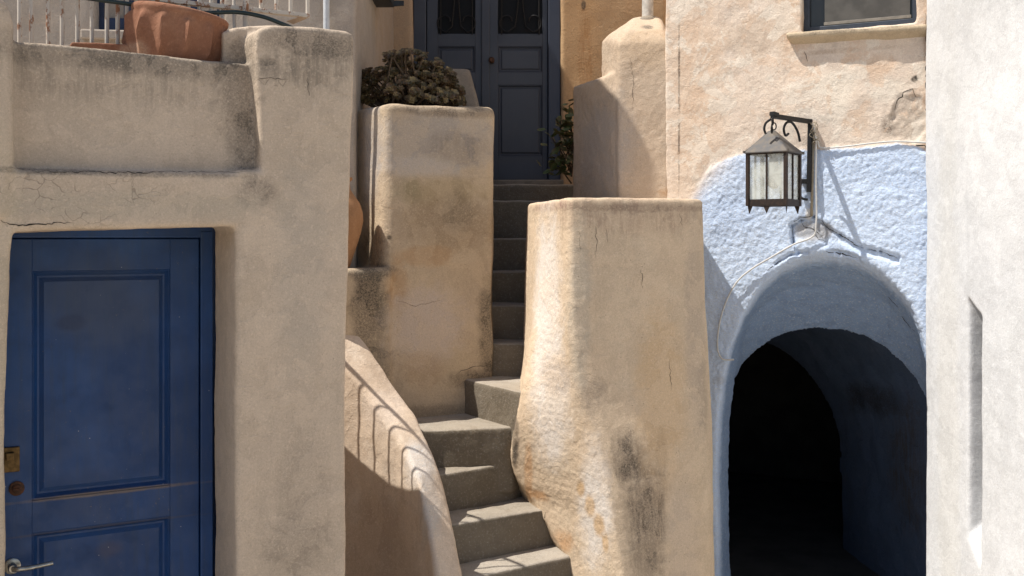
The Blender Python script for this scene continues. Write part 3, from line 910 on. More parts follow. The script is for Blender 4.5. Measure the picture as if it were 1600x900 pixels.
for i in range(len(dense)):
    w_ = min(2, i, len(dense)-1-i); ids = range(i-w_, i+w_+1)
    sm.append([Vector((sum(dense[k][j].x for k in ids)/len(ids), sum(dense[k][j].y for k in ids)/len(ids), dense[i][j].z)) for j in range(len(dense[i]))])
secs = sm
# rounded shoulder
top = [p.copy() for p in secs[0]]
cen = sum(top, Vector())/len(top)
secs.insert(0, [cen+(p-cen)*.97+Vector((0, 0, .012)) for p in top])
loft(bm, secs)
def bp_disp(p, n):
    f = lump(.004, .0022, .0014)(p, n)
    if n.x < -.3: f += .0014*mnoise.noise(p*50)+.0020*mnoise.noise(p*85)
    return f
mass('body', bm, bp_mat, bpil, voxel=.0095, smooth=2, disp=bp_disp)

# ================================================================== UPPER RIGHT PILLAR
up_mat = plaster('cream_plaster', (.55, .43, .32), (.53, .40, .29), (.57, .46, .35), stains_and_shade=[
    (W(930, 230, 6.0), (.2, .5, .3), (.45, .39, .34), .7, 'soft'),
    (W(1010, 70, 5.8), (.15, .3, .12), (.50, .36, .23), .5, 'soft'),
    (W(1012, 40, 5.9), (.035, .1, .02), GREY, .8, 'speck'),
    (W(900, 123, 6.3), (.06, .2, .02), GREY, .6, 'speck'),
    (W(1058, 262, 5.7), (.012, .08, .035), DARK, .9, 'soft'),
    (W(1060, 300, 5.7), (.10, .2, .04), (.56, .33, .17), .6, 'soft'),
    (W(955, 150, 5.9), (.1, .3, .03), (.34, .28, .22), .4, 'speck'),
    ], grain=.5, pits=.4, streak=.12)
upp = thing('stepped_buttress', (.7, 6.1, 0), 'cream stepped plaster buttress between the grey door and the peach wall', 'buttress')
bm = new_bm()
hull(bm, [Vector((*px_xy(*q), z)) for q in ((966, 5.87), (1047, 5.80)) for z in (.5, W(0, 62, 5.78).z)]
     + [Vector((*px_xy(940, 6.35), z)) for z in (.5, EYE+1.22)]
     + [Vector((*px_xy(1050, 6.35), z)) for z in (.5, EYE+1.22)]
     + [W(975, 47, 5.91), W(1036, 47, 5.85), W(992, 26, 6.15), W(1030, 24, 6.15)], .015)
hull(bm, [Vector((*px_xy(*q), z)) for q in ((893, 6.55), (962, 5.93), (1020, 6.05), (960, 6.9)) for z in (.5, EYE+.965)], .025)
hull(bm, [Vector((*px_xy(*q), z)) for q in ((945, 6.0), (1010, 5.80), (1085, 5.70), (1060, 6.2)) for z in (.5, EYE+.18)], .03)
mass('body', bm, up_mat, upp, voxel=.011, smooth=5, disp=lump(.010, .004, .0025, 1.7, 8, 34))
wp = thing('white_post', W(1012, 22, 6.1), 'thin white metal post standing on the cream stepped buttress', 'post')
bm = new_bm()
q = W(1012, 34, 6.12)
tube(bm, [q, q+Vector((0, 0, 1.2))], .034, 14)
obj('shaft', bm, flat('chalky_white', (.62, .58, .52), .7, 0, .3, 30), wp, True, auto=50)
bm = new_bm()
tube(bm, [q-Vector((0, 0, .02)), q+Vector((0, 0, .012)), q+Vector((0, 0, .03))], [.06, .055, .036], 16)
obj('collar', bm, lb_mat, wp, True, auto=50)

# ================================================================== PEACH AND BLUE HOUSE
th = R(26)
p1 = Vector(px_xy(1450, 5.2))
BF = Frame((p1.x-math.cos(th)*3, p1.y+math.sin(th)*3), (p1.x, p1.y))
def BP(px, py, v=0.0): return BF.P(px, py, v)
BD = Vector((BF.d.x, BF.d.y, 0)); BN = Vector((BF.n.x, BF.n.y, 0))
# boundary of the blue paint, as a height per distance along the wall
pb_ = [(1030, 420), (1085, 300), (1110, 262), (1150, 243), (1190, 237), (1280, 233), (1360, 228), (1405, 224), (1430, 228), (1475, 250)]
bound = [(BF.uz(x, y)[0], BF.uz(x, y)[1]) for x, y in pb_]
def blue_edge(b, wob=.03):
    """0 above the paint line, 1 in the blue"""
    uu = b.math('ADD', b.math('MULTIPLY', b.math('SUBTRACT', b.sep()[0], BF.o.x), BF.d.x), b.math('MULTIPLY', b.math('SUBTRACT', b.sep()[1], BF.o.y), BF.d.y))
    z = b.sep()[2]
    cr = b.n.new('ShaderNodeFloatCurve')
    u0_, u1_ = bound[0][0], bound[-1][0]
    un = b.math('DIVIDE', b.math('SUBTRACT', uu, u0_), u1_-u0_)
    c = cr.mapping.curves[0]
    zlo, zhi = EYE-.6, EYE+.8
    pts = [((u-u0_)/(u1_-u0_), (zz-zlo)/(zhi-zlo)) for u, zz in bound]
    while len(c.points) > 2: c.points.remove(c.points[-1])
    c.points[0].location = pts[0]; c.points[-1].location = pts[-1]
    for q in pts[1:-1]: c.points.new(*q)
    cr.mapping.use_clip = False
    cr.mapping.update()
    b.set(cr.inputs['Value'], un)
    lim = b.math('MULTIPLY_ADD', cr.outputs[0], zhi-zlo, zlo)
    d = b.math('SUBTRACT', lim, z)
    d = b.math('ADD', d, b.math('MULTIPLY', b.math('SUBTRACT', b.noise(24, 4, .65), .5), wob))
    return d, uu
def bz(u):
    if u <= bound[0][0]: return bound[0][1]
    for (a, za), (b_, zb2) in zip(bound[:-1], bound[1:]):
        if u <= b_: return za+(zb2-za)*(u-a)/(b_-a)
    return bound[-1][1]
BLUE1 = (.565, .68, .865); BLUE2 = (.52, .64, .84)
crk = [  # polyline cracks in the blue plaster (px): broken edge above the arch
    [(1236, 352), (1250, 343), (1272, 338), (1290, 352), (1312, 367), (1345, 385), (1375, 392), (1405, 402)],
    [(1236, 352), (1238, 372), (1248, 398)],
    [(1212, 412), (1235, 398), (1262, 393)], [(1295, 392), (1325, 396), (1345, 403)]]
def paint(b, col):
    pn = b.noise(5.2, 9, .62, dist=.6)
    col = b.mix(b.ramp(pn, .53, .55, 0, .65), col, (.76, .68, .58))
    col = b.mix(b.ramp(b.noise(6.5, 9, .62, dist=.5, vec=b.vm('ADD', b.pos, (4, 2, 7))), .55, .58, 0, .5), col, (.64, .46, .33))
    col = b.mix(b.ramp(b.noise(13, 8, .7, vec=b.vm('ADD', b.pos, (9, 2, 1))), .60, .63, 0, .3), col, (.46, .38, .31))
    d, uu = blue_edge(b)
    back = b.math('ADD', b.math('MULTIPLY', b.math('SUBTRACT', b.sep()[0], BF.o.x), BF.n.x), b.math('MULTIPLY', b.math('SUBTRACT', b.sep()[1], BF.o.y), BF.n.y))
    bl = b.mix(b.ramp(b.noise(3.5, 4), .4, .62), BLUE1, BLUE2)
    bl = b.mix(b.ramp(b.noise(30, 4, .7), .55, .75, 0, .35), bl, (.62, .68, .76))
    bl = b.mix(b.math('MULTIPLY', b.ramp(back, .02, .10), b.ramp(b.sep()[2], EYE+.02, EYE-.02)), bl, b.mix(b.ramp(b.noise(12, 4, .7), .4, .7), (.26, .37, .55), (.22, .32, .49)))  # arch soffit washed deeper blue to put its shade into colour
    # inside the passage the blue is darkened, shade put into the colour
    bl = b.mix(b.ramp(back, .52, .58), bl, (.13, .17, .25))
    pat = b.math('MULTIPLY', b.blot(BP(1360, 640, .9), (.10, .5, .16), .5, nscale=9, wob=1.6), .8)
    bl = b.mix(pat, bl, (.05, .05, .06))
    bl = b.mix(b.math('MULTIPLY', b.blot(BP(1425, 740, .9), (.07, .5, .5), .5), .6), bl, (.07, .06, .05))
    bl = b.mix(b.math('MULTIPLY', b.blot(BP(1270, 362), (.095, .1, .055), .25, nscale=14, wob=.8), .9), bl, (.34, .35, .38))  # grey lost plaster, with the shade of its recess put into the colour
    bl = b.mix(b.math('MULTIPLY', b.blot(BP(1125, 595), (.03, .06, .03), .5), .4), bl, (.32, .33, .36))
    wht = b.math('MULTIPLY', b.blot(BP(1265, 335, 0), (.02, .05, .03), .4), 1)
    bl = b.mix(wht, bl, (.7, .7, .7))
    f = b.ramp(d, -.004, .012)
    # powdery fade on the left of the line
    fade = b.ramp(uu, BF.uz(1165, 300)[0], BF.uz(1100, 300)[0], 0, 1)
    soft = b.ramp(d, -.06, .17)
    f = b.math('ADD', b.math('MULTIPLY', f, b.math('SUBTRACT', 1, fade)), b.math('MULTIPLY', soft, fade))
    b.blue = f
    PM.append((b, f))
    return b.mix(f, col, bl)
PM = []
pe_mat = plaster('peach_and_blue_limewash', (.72, .59, .48), (.67, .56, .465), (.75, .64, .545), stains_and_shade=[
    (BP(1085, 130), (.16, .3, .55), (.62, .44, .30), .4, 'soft'),
    (BP(1235, 30), (.08, .2, .2), (.62, .42, .27), .45, 'soft'),
    (BP(1360, 100), (.12, .2, .06), (.58, .37, .22), .3, 'soft'),
    (BP(1180, 60), (.15, .2, .12), (.50, .385, .29), .5, 'soft'),
    (BP(1300, 130), (.12, .2, .06), (.74, .66, .56), .8, 'soft'),
    (BP(1310, 160), (.05, .2, .1), (.74, .66, .56), .7, 'soft'),
    (BP(1390, 140), (.08, .2, .06), (.74, .66, .56), .6, 'soft'),
    (BP(1340, 190), (.06, .2, .06), (.55, .37, .24), .25, 'soft'),
    (BP(1120, 120), (.06, .2, .05), (.74, .66, .56), .2, 'soft'),
    (BP(1420, 185), (.085, .2, .13), (.46, .38, .31), .95, 'soft'),
    (BP(1388, 195), (.03, .1, .05), (.12, .09, .07), .7, 'speck'),
    (BP(1430, 123), (.015, .1, .015), DARK, .9, 'soft'),
    (BP(1330, 78), (.35, .2, .012), (.42, .30, .21), .5, 'speck'),
    (BP(1447, 130), (.012, .1, .6), (.44, .28, .18), .6, 'speck'),
    (BP(1060, 150, .02), (.006, .1, .5), (.10, .07, .05), .6, 'soft'),
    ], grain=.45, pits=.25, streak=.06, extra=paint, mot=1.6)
_t = pe_mat.node_tree; _b = _t.nodes['Principled BSDF']; _l = _b.inputs['Normal'].links[0].from_socket
_g = _t.nodes.new('ShaderNodeNewGeometry'); _n = _t.nodes.new('ShaderNodeTexNoise'); _n.inputs['Scale'].default_value = 85; _n.inputs['Detail'].default_value = 4; _n.inputs['Roughness'].default_value = .6
_t.links.new(_g.outputs['Position'], _n.inputs['Vector'])
_u = _t.nodes.new('ShaderNodeBump'); _u.inputs['Strength'].default_value = .55; _u.inputs['Distance'].default_value = .008
_t.links.new(PM[0][0].math('MULTIPLY', _n.outputs['Fac'], PM[0][1]), _u.inputs['Height']); _t.links.new(_l, _u.inputs['Normal']); _t.links.new(_u.outputs[0], _b.inputs['Normal'])
ph = thing('limewashed_house', BP(1300, 370, .8).xy.to_3d(), 'peach house limewashed pale blue below, around the dark arched passage', 'house')
# arch profiles, left foot over the crown to the right foot, in photo coordinates + depth behind the wall face
prof0 = [(1128, 1500), (1120, 900), (1117, 760), (1120, 660), (1127, 600), (1140, 545), (1160, 492), (1188, 447), (1222, 414), (1258, 397), (1294, 391), (1330, 396), (1366, 413), (1398, 440), (1424, 473), (1442, 512), (1453, 555), (1460, 620), (1462, 760), (1462, 900), (1462, 1500)]
prof1 = [(1152, 1500), (1142, 900), (1131, 800), (1126, 710), (1130, 650), (1140, 606), (1158, 572), (1182, 547), (1210, 528), (1243, 517), (1282, 513), (1320, 517), (1352, 526), (1382, 542), (1408, 565), (1430, 593), (1446, 625), (1456, 670), (1458, 760), (1458, 900), (1458, 1500)]
prof2 = [(1040, 1500), (1040, 900), (1040, 800), (1042, 720), (1048, 660), (1060, 615), (1078, 580), (1100, 556), (1125, 540), (1150, 533), (1178, 532), (1205, 540), (1232, 556), (1258, 580), (1280, 608), (1296, 640), (1306, 672), (1311, 705), (1312, 780), (1312, 900), (1314, 1500)]
def prow(pr, v): return [BP(x, y, v) for x, y in pr]
prof1b = [(x-(6 if i < 8 else 0), y) for i, (x, y) in enumerate(prof1)]
P0, P1 = prow(prof0, 0.0), prow(prof1, .50)
# the passage beyond: wider again, then the second arch
P1b = prow([(x-(20 if x < 1290 else -26), y-12 if y < 800 else y) for x, y in prof1], .58)
P2 = prow(prof2, 1.55)
def lerp_row(a, b_, t, bulge=0): return [p.lerp(q, t)+Vector((0, 0, bulge)) for p, q in zip(a, b_)]
mid01 = []
for i, (a, b_) in enumerate(zip(P0, P1)):
    mid01.append(a.lerp(b_, .5)+Vector((0, 0, .05 if 4 < i < 16 else 0)))
rows_in = [P0, mid01, P1]
def shell(bm, rows, off):
    """thick vault: inner rows and the same rows pushed outwards, closed"""
    t = bmesh.new(); n = len(rows[0])
    def outp(row):
        c = Vector(((row[0].x+row[-1].x)/2, (row[0].y+row[-1].y)/2, EYE-1.3)); res = []
        for p in row:
            d = p-c; d = BD*d.dot(BD)+Vector((0, 0, max(0, d.z)))
            res.append(p+d.normalized()*off)
        return res
    I = [[t.verts.new(p) for p in r] for r in rows]; Oo = [[t.verts.new(p) for p in outp(r)] for r in rows]
    for A_, sgn in ((I, 1), (Oo, -1)):
        for a, b_ in zip(A_[:-1], A_[1:]):
            for i in range(n-1):
                t.faces.new((a[i], a[i+1], b_[i+1], b_[i]))
    for k in (0, -1):
        for i in range(n-1): t.faces.new((I[k][i], I[k][i+1], Oo[k][i+1], Oo[k][i]))
    for k in (0, n-1):
        for a in range(len(rows)-1): t.faces.new((I[a][k], I[a+1][k], Oo[a+1][k], Oo[a][k]))
    bmesh.ops.recalc_face_normals(t, faces=t.faces[:])
    merge(bm, t)
bm = new_bm()
# front wall plate with the arch cut out of it
uL_, uR_ = BF.uz(1040, 300)[0], BF.uz(1470, 300)[0]+.25
wz0_, wy1 = BP(1340, 43).z, EYE+2.6
wu0_, wu1_ = BF.uz(1253, 20)[0], BF.uz(1432, 20)[0]
plate = [BF.w(uL_, 0, -.05), BF.w(uL_, 0, wz0_), BF.w(uR_, 0, wz0_), BF.w(uR_, 0, -.05)]
inner = [Vector((p.x, p.y, max(p.z, -.05))) for p in P0]
prism(bm, [plate[0], plate[1], plate[2], plate[3]]+inner[::-1], BN*.30)
# above: round the window
fbox(bm, BF, uL_, wu0_, 0, .30, wz0_-.02, EYE+3.1)
fbox(bm, BF, wu1_, uR_, 0, .30, wz0_-.02, EYE+3.1)
fbox(bm, BF, wu0_-.02, wu1_+.02, 0, .30, wy1, EYE+3.1)
shell(bm, rows_in, .22)
hull(bm, [BF.w(u, vv, z) for u in (uL_-.62, uL_-.5) for vv in (.25, 3.5) for z in (-.05, EYE+.08)])
hull(bm, [BF.w(u, vv, z) for u in (uL_-.62, uL_+.1) for vv in (.18, .3) for z in (-.05, EYE+.08)])
# left side wall and back body (leaves the passage hollow)
hull(bm, [BF.w(u, vv, z) for u in (uL_, uL_+.22) for vv in (.05, 3.2) for z in (EYE+.22, EYE+3.1)])
hull(bm, [BF.w(u, vv, z) for u in (uL_, uR_) for vv in (.25, 3.2) for z in (EYE+.22, EYE+.42)])
def rough(p, n):
    q = Vector((p.x-BF.o.x, p.y-BF.o.y)); u = q.dot(BF.d); vv = q.dot(BF.n)
    f = .008*mnoise.noise(p*2)+.003*mnoise.noise(p*9)
    dz = bz(u)-p.z
    if dz > -.02 and vv < .12:                       # thrown blue coat stands proud and lumpy
        k = min(1, (dz+.02)/.04)
        left = min(1, max(0, (u-BF.uz(1085, 300)[0])/.12))
        am = k*(.35+.65*left)
        f += am*(.008+.0025*mnoise.noise(p*16)+.0030*mnoise.noise(p*40)+.0042*mnoise.noise(p*74))
    elif vv >= .12 and p.z < EYE-.05:
        f += .004*mnoise.noise(Vector((p.x*14, p.y*14, p.z*30)))+.002*mnoise.noise(p*50)
    else:
        f += .0022*mnoise.noise(p*14)+.0012*mnoise.noise(p*45)
        # lost plaster patch by the right edge
        pc_ = BP(1420, 185); r_ = ((p.x-pc_.x)/.08)**2+((p.z-pc_.z)/.12)**2
        if vv < .1 and r_ < 1.4: f += -.007*max(0, min(1, (1.2+.5*mnoise.noise(p*20)-r_)/.25))+.005*mnoise.noise(p*30)
    if vv < .14:
        for (a, b_) in CR[0]:
            if a[0] <= u <= b_[0]:
                zc = a[1]+(b_[1]-a[1])*(u-a[0])/(b_[0]-a[0])+.006*mnoise.noise(p*30)
                lim = .12 if u < CR[0][4][0][0] else .045
                if zc-lim < p.z < zc: f -= .018*min(1, (zc-p.z)/.006)*min(1, max(0, (p.z-zc+lim)/.02))
    if vv < .15:
        for ln in CR:
            for (a, b_) in ln:
                if abs(p.z-(a[1]+b_[1])/2) > .2: continue
                dx, dz2 = b_[0]-a[0], b_[1]-a[1]; L2 = dx*dx+dz2*dz2
                t = max(0, min(1, ((u-a[0])*dx+(p.z-a[1])*dz2)/L2))
                dd_ = math.hypot(u-a[0]-dx*t, p.z-a[1]-dz2*t)+.004*mnoise.noise(p*40)
                if dd_ < .011: f -= .02*(1-max(0, dd_)/.011)
    return f
CR = []
for pl_ in crk:
    q = [BF.uz(x, y) for x, y in pl_]; CR.append(list(zip(q[:-1], q[1:])))
mass('wall', bm, pe_mat, ph, voxel=.0085, smooth=2, disp=rough)
# passage behind the first arch, its wash darkened to stand for shade
pass_mat = plaster('shade_blue_wash', (.065, .09, .14), (.055, .08, .125), (.08, .10, .15), stains_and_shade=[
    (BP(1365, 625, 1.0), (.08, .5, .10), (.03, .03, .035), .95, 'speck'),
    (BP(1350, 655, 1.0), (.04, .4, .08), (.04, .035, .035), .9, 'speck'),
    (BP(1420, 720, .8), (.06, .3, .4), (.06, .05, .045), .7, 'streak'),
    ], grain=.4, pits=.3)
bm = new_bm()
# inner surface runs from just behind the first arch to the second
Pa = prow([(x+(-26 if x < 1290 else 8), y-30 if y < 800 else y) for x, y in prof1], .46)
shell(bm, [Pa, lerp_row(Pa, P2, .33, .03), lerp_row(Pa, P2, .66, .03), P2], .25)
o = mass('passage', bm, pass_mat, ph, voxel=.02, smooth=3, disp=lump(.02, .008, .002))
P3 = prow([(x+(-60 if x < 1178 else 30), y-40 if y < 900 else y) for x, y in prof2], 1.5)
P4 = [p+BN*2.0 for p in P3]
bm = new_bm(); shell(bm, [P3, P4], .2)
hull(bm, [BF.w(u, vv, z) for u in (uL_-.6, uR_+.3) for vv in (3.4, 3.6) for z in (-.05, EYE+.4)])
o = mass('inner_room', bm, flat('unlit_room_black', (.035, .032, .03), .95, 0, .4, 6), ph, voxel=.04, smooth=2)  # room painted near black for the lack of light inside
bm = new_bm()
hull(bm, [BF.w(u, vv, z) for u in (uL_-.5, uR_) for vv in (.12, 3.5) for z in (-.03, .02)])
obj('passage_floor', bm, flat('dark_floor', (.045, .04, .035), .9, 0, .4, 5), ph)  # floor slab added, darkened to keep the passage in shade
# window high on the peach wall
win = new_bm()
fr_m = flat('dark_blue_grey_frame', (.035, .045, .065), .5)
def bbox(bm, x0, x1, y0, y1, v0, v1, bev=.003):
    u0 = BF.uz(x0, 20)[0]; u1 = BF.uz(x1, 20)[0]; xm = (x0+x1)/2
    fbox(bm, BF, u0, u1, v0, v1, BP(xm, y1).z, BP(xm, y0).z, bev)
zt_ = wy1
bbox(win, 1252, 1262, -260, 44, .06, .12)
bbox(win, 1424, 1433, -260, 38, .06, .12)
bbox(win, 1252, 1433, 32, 43, .062, .12)
w_ = obj('window', win, fr_m, ph)
bm = new_bm(); bbox(bm, 1260, 1426, -260, 34, .085, .09, 0)
gl = NB('old_window_glass'); gl.set(gl.b.inputs['Base Color'], (.035, .036, .035)); gl.b.inputs['Roughness'].default_value = .15
obj('pane', bm, gl.m, w_)
scr_m = flat('grey_mesh_screen', (.085, .08, .072), .7, 0, .4, 8)
bm = new_bm(); bbox(bm, 1285, 1420, -260, 31, .072, .076, 0)
obj('screen', bm, scr_m, w_)
bm = new_bm(); bbox(bm, 1284, 1422, 25, 30, .066, .078, .001)
obj('screen_bar', bm, flat('dusty_bar', (.22, .20, .17), .7), w_)
sill_m = plaster('sill_plaster', (.50, .40, .28), (.46, .37, .26), (.54, .43, .30), stains_and_shade=[(BP(1340, 48), (.35, .2, .012), GREY, .6, 'speck')], grain=.4)
bm = new_bm()
hull(bm, [BP(1229, 52, -.05), BP(1449, 38, -.05), BP(1229, 58, -.05), BP(1449, 45, -.05), BP(1229, 52, .1), BP(1449, 38, .1), BP(1240, 74, .02), BP(1449, 62, .02), BP(1240, 74, .1), BP(1449, 62, .1)], .006)
mass('window_sill', bm, sill_m, ph, voxel=.009, smooth=2, disp=lump(.006, .004, .001))

# cracks: thin dark splits following the plaster surface
from mathutils.bvhtree import BVHTree
CAM = Vector((0, 0, EYE))
crack_m = flat('crack_shadow', (.035, .028, .022), .95, 0, .4, 40, bump=0)
def cracks(host, parent, lines, seed=1):
    rr = random.Random(seed); me = host.data; off = world_loc(host)
    bv = BVHTree.FromPolygons([v.co+off for v in me.vertices], [tuple(p.vertices) for p in me.polygons])
    for ln in lines:
        w0, pts = ln[0], ln[1:]
        # subdivide with jitter
        seq = []
        for (x0, y0), (x1, y1) in zip(pts[:-1], pts[1:]):
            n = max(2, int(math.hypot(x1-x0, y1-y0)/5))
            for k in range(n):
                t = k/n; seq.append((x0+(x1-x0)*t+rr.uniform(-1.6, 1.6), y0+(y1-y0)*t+rr.uniform(-1.6, 1.6)))
        seq.append(pts[-1]); bm = new_bm(); rows = []
        for i, (x, y) in enumerate(seq):
            d = (W(x, y, 1)-CAM).normalized(); hit, nn, _, _ = bv.ray_cast(CAM, d)
            if hit is None: continue
            a = seq[max(0, i-1)]; b_ = seq[min(len(seq)-1, i+1)]
            tv = (W(b_[0], b_[1], hit.y)-W(a[0], a[1], hit.y)).normalized(); sd = tv.cross(nn).normalized()
            w = w0*rr.uniform(.35, 1)*(.15+.85*math.sin(math.pi*min(1, max(0, (i+.4)/len(seq)))))
            if rows and (rows[-1][1].co-hit).length > .07: break
            rows.append([bm.verts.new(hit+nn*.0012+sd*w), bm.verts.new(hit+nn*.0016), bm.verts.new(hit+nn*.0012-sd*w)])
        for p, q in zip(rows[:-1], rows[1:]):
            bm.faces.new((p[0], p[1], q[1], q[0])); bm.faces.new((p[1], p[2], q[2], q[1]))
        if bm.faces: obj('crack', bm, crack_m, parent)
        else: bm.free()
wall_o = [o for o in ph.children if o.name.startswith('wall')][0]
cracks(wall_o, ph, [
    (.0045, (1236, 356), (1240, 347), (1252, 340), (1272, 338), (1284, 346), (1292, 356)),
    (.0050, (1292, 354), (1305, 362), (1322, 372), (1340, 384), (1352, 388)),
    (.0030, (1236, 356), (1239, 372), (1241, 392)), (.0030, (1250, 342), (1256, 354), (1272, 358), (1286, 372)),
    (.0028, (1272, 358), (1276, 372), (1290, 378)), (.0040, (1290, 393), (1312, 396), (1338, 402)),
    (.0035, (1200, 422), (1212, 412), (1222, 408)), (.0045, (1387, 462), (1396, 474), (1404, 480)),
    (.0060, (1410, 495), (1420, 506), (1430, 518)), (.003, (1356, 390), (1380, 394), (1402, 404)),
    (.0040, (1432, 152), (1425, 140), (1412, 146), (1402, 158), (1398, 172)), (.0035, (1446, 20), (1448, 80), (1447, 150), (1449, 214)),
    (.0018, (1256, 82), (1262, 96)),
    (.005, (1430, 226), (1446, 228), (1450, 240))], 3)
cracks([o for o in bpil.children][0], bpil, [
    (.0016, (930, 352), (932, 380), (931, 402)), (.0013, (905, 362), (907, 392)), (.0012, (947, 360), (950, 378)),
    (.0013, (1002, 420), (1004, 450)), (.0012, (1062, 330), (1066, 352)), (.0014, (1046, 560), (1049, 610)),
    (.0060, (800, 668), (797, 700), (799, 740), (806, 782)), (.0050, (812, 788), (846, 796)), (.0055, (851, 800), (850, 830), (854, 850)), (.005, (860, 852), (888, 866), (890, 890))], 5)
cracks([o for o in upp.children][0], upp, [(.0030, (1036, 42), (1042, 100), (1046, 160), (1050, 230), (1052, 262)), (.0015, (985, 90), (990, 130), (988, 170))], 6)
cracks([o for o in house_l.children if o.name.startswith('wall')][0], house_l, [
    (.0016, (398, 125), (420, 122), (450, 124)), (.0022, (14, 262), (60, 268), (180, 270), (300, 269), (392, 269)), (.003, (0, 345), (20, 352), (60, 350), (110, 348)),
    (.0013, (480, 120), (484, 150))], 7)
cracks([o for o in planter.children][0], planter, [
    (.0020, (770, 440), (764, 500), (768, 540), (760, 562)), (.0022, (712, 584), (735, 574), (768, 570)), (.0012, (620, 470), (650, 478), (690, 470))], 8)

# ================================================================== WHITE BUILDING AT THE RIGHT
xw = 2.085
zA, zB = -.273, -.351
wm = plaster('white_render', (.66, .665, .675), (.645, .65, .655), (.68, .685, .70), stains_and_shade=[
    (Vector((xw, 4.9, EYE-.9)), (.1, .12, 1.6), (.64, .62, .57), .3, 'soft'),
    (Vector((xw, 4.6, EYE+.9)), (.1, .6, .6), (.63, .62, .60), .35, 'soft'),
    (Vector((xw, 4.85, EYE+.9)), (.1, .05, 1.0), (.56, .55, .52), .2, 'streak'),
    (Vector((xw, 4.2, EYE+.4)), (.1, .5, .5), (.76, .76, .76), .5, 'soft'),  # lighter lit patch on the wall, put into its colour
    ], grain=.3, pits=.25, streak=.12)
wb = thing('white_building', (3, 4.2, 0), 'bright white rendered building at the right edge with a narrow vertical slit', 'building')
bm = new_bm()
yF, yN = 4.68, 4.55
hull(bm, [Vector((x, y, z)) for x, y in ((xw+.005, 5.18), (xw+1.2, 5.18), (xw+1.2, yF), (xw, yF)) for z in (-.05, EYE+3.2)], .015)
hull(bm, [Vector((x, y, z)) for x, y in ((xw, yN), (xw+1.2, yN), (xw+1.2, 2.6), (xw+.02, 2.6)) for z in (-.05, EYE+3.2)], .01)
hull(bm, [Vector((xw, y, EYE+3.2)) for y in (yF+.02, yN-.02)]+[Vector((xw+1.2, y, EYE+3.2)) for y in (yF+.02, yN-.02)]
     + [Vector((x, y, EYE+z)) for x in (xw, xw+1.2) for y, z in ((yF+.02, -.268), (yN-.02, -.358))])
hull(bm, [Vector((x, y, -.05)) for x in (xw, xw+1.2) for y in (yF+.02, yN-.02)]
     + [Vector((xw, yF+.02, EYE-1.37)), Vector((xw, yN-.02, EYE-1.50)), Vector((xw+.08, yF+.02, EYE-1.30)), Vector((xw+.08, yN-.02, EYE-1.33)), Vector((xw+1.2, yF+.02, EYE-1.30)), Vector((xw+1.2, yN-.02, EYE-1.33))])
hull(bm, [Vector((x, y, z)) for x in (xw+.20, xw+1.2) for y in (yF+.05, yN-.05) for z in (0, EYE+2)])
mass('wall', bm, wm, wb, voxel=.0105, smooth=2, disp=lump(.012, .003, .001, 1.4, 7, 30))

# ================================================================== LANTERN
Bc = Vector(px_xy(1228, 5.07)); tq = R(35); side = .2
Ac = Bc-Vector((math.cos(tq), -math.sin(tq)))*side
Cc = Bc+Vector((math.sin(tq), math.cos(tq)))*side
Dc = Ac+(Cc-Bc)
cen2 = (Ac+Cc)/2
zl = lambda py, D=5.1: EYE+(HY-py)/F*D
z_e, z_b, z_bb = zl(236), zl(312), zl(320)
apex = Vector((cen2.x-.01, cen2.y, zl(203, 5.17)))
lan = thing('wall_lantern', Vector((cen2.x, cen2.y, z_bb)), 'old rusty square lantern on an iron wall bracket above the blue arch', 'lantern')
lm = flat('brown_black_iron', (.030, .022, .018), .6, .5, .4, 60, c2=(.05, .032, .024))
rm = flat('weathered_tin', (.085, .083, .085), .7, .2, .4, 22, c2=(.13, .11, .09))
def c3(p, z): return Vector((p.x, p.y, z))
def bar(bm, a, b_, w=.01):
    tube(bm, [a, b_], w, 4)
corners = [Ac, Bc, Cc, Dc]
bm = new_bm()
for p in corners: 
    q = cen2+(p-cen2)*.985
    tube(bm, [c3(q, z_bb-.004), c3(q, z_e)], .0115, 4)
for i in range(4):
    a, b_ = corners[i], corners[(i+1) % 4]; m_ = (a+b_)/2
    q = cen2+(m_-cen2)*.985
    tube(bm, [c3(q, z_b), c3(q, z_e)], .0055, 4)
    ia, ib = cen2+(a-cen2)*.9, cen2+(b_-cen2)*.9
    oa, ob = cen2+(a-cen2)*1.03, cen2+(b_-cen2)*1.03
    hull(bm, [c3(p, z) for p in (oa, ob, ia, ib) for z in (z_bb-.004, z_b+.004)])
    hull(bm, [c3(p, z) for p in (oa, ob, ia, ib) for z in (z_e-.012, z_e)])
    dr = (b_-a).normalized()
    nn = Vector((dr.y, -dr.x))
    for t in ((.0, .5), (.0,), (.0,), ())[i]:
        pt = a+dr*side*t; s = .019
        lo = 0 if t == 0 else s; hi = .026 if t == 0 else s
        tri = [pt-dr*lo+dr*0, pt+dr*hi]; tip = pt+dr*(hi-lo)*.3
        oo = cen2-pt; oo = oo.normalized()*.004
        hull(bm, [c3(tri[0], z_bb), c3(tri[1], z_bb), c3(tip, z_bb-.042), c3(tri[0]+oo, z_bb), c3(tri[1]+oo, z_bb), c3(tip+oo, z_bb-.042)])
obj('frame', bm, lm, lan)
bm = new_bm()
base = [cen2+(p-cen2)*1.14 for p in corners]
hull(bm, [c3(p, z_e) for p in base]+[c3(p, z_e-.006) for p in base]+[apex+Vector((a, b_, 0)) for a in (-.014, .014) for b_ in (-.014, .014)], .002)
for p in base: tube(bm, [c3(p, z_e), apex], .003, 6)
for p in base: tube(bm, [c3(p, z_e-.004), c3(p, z_e+.008)], .006, 6)
obj('roof', bm, rm, lan)
gm = NB('dusty_lantern_glass')
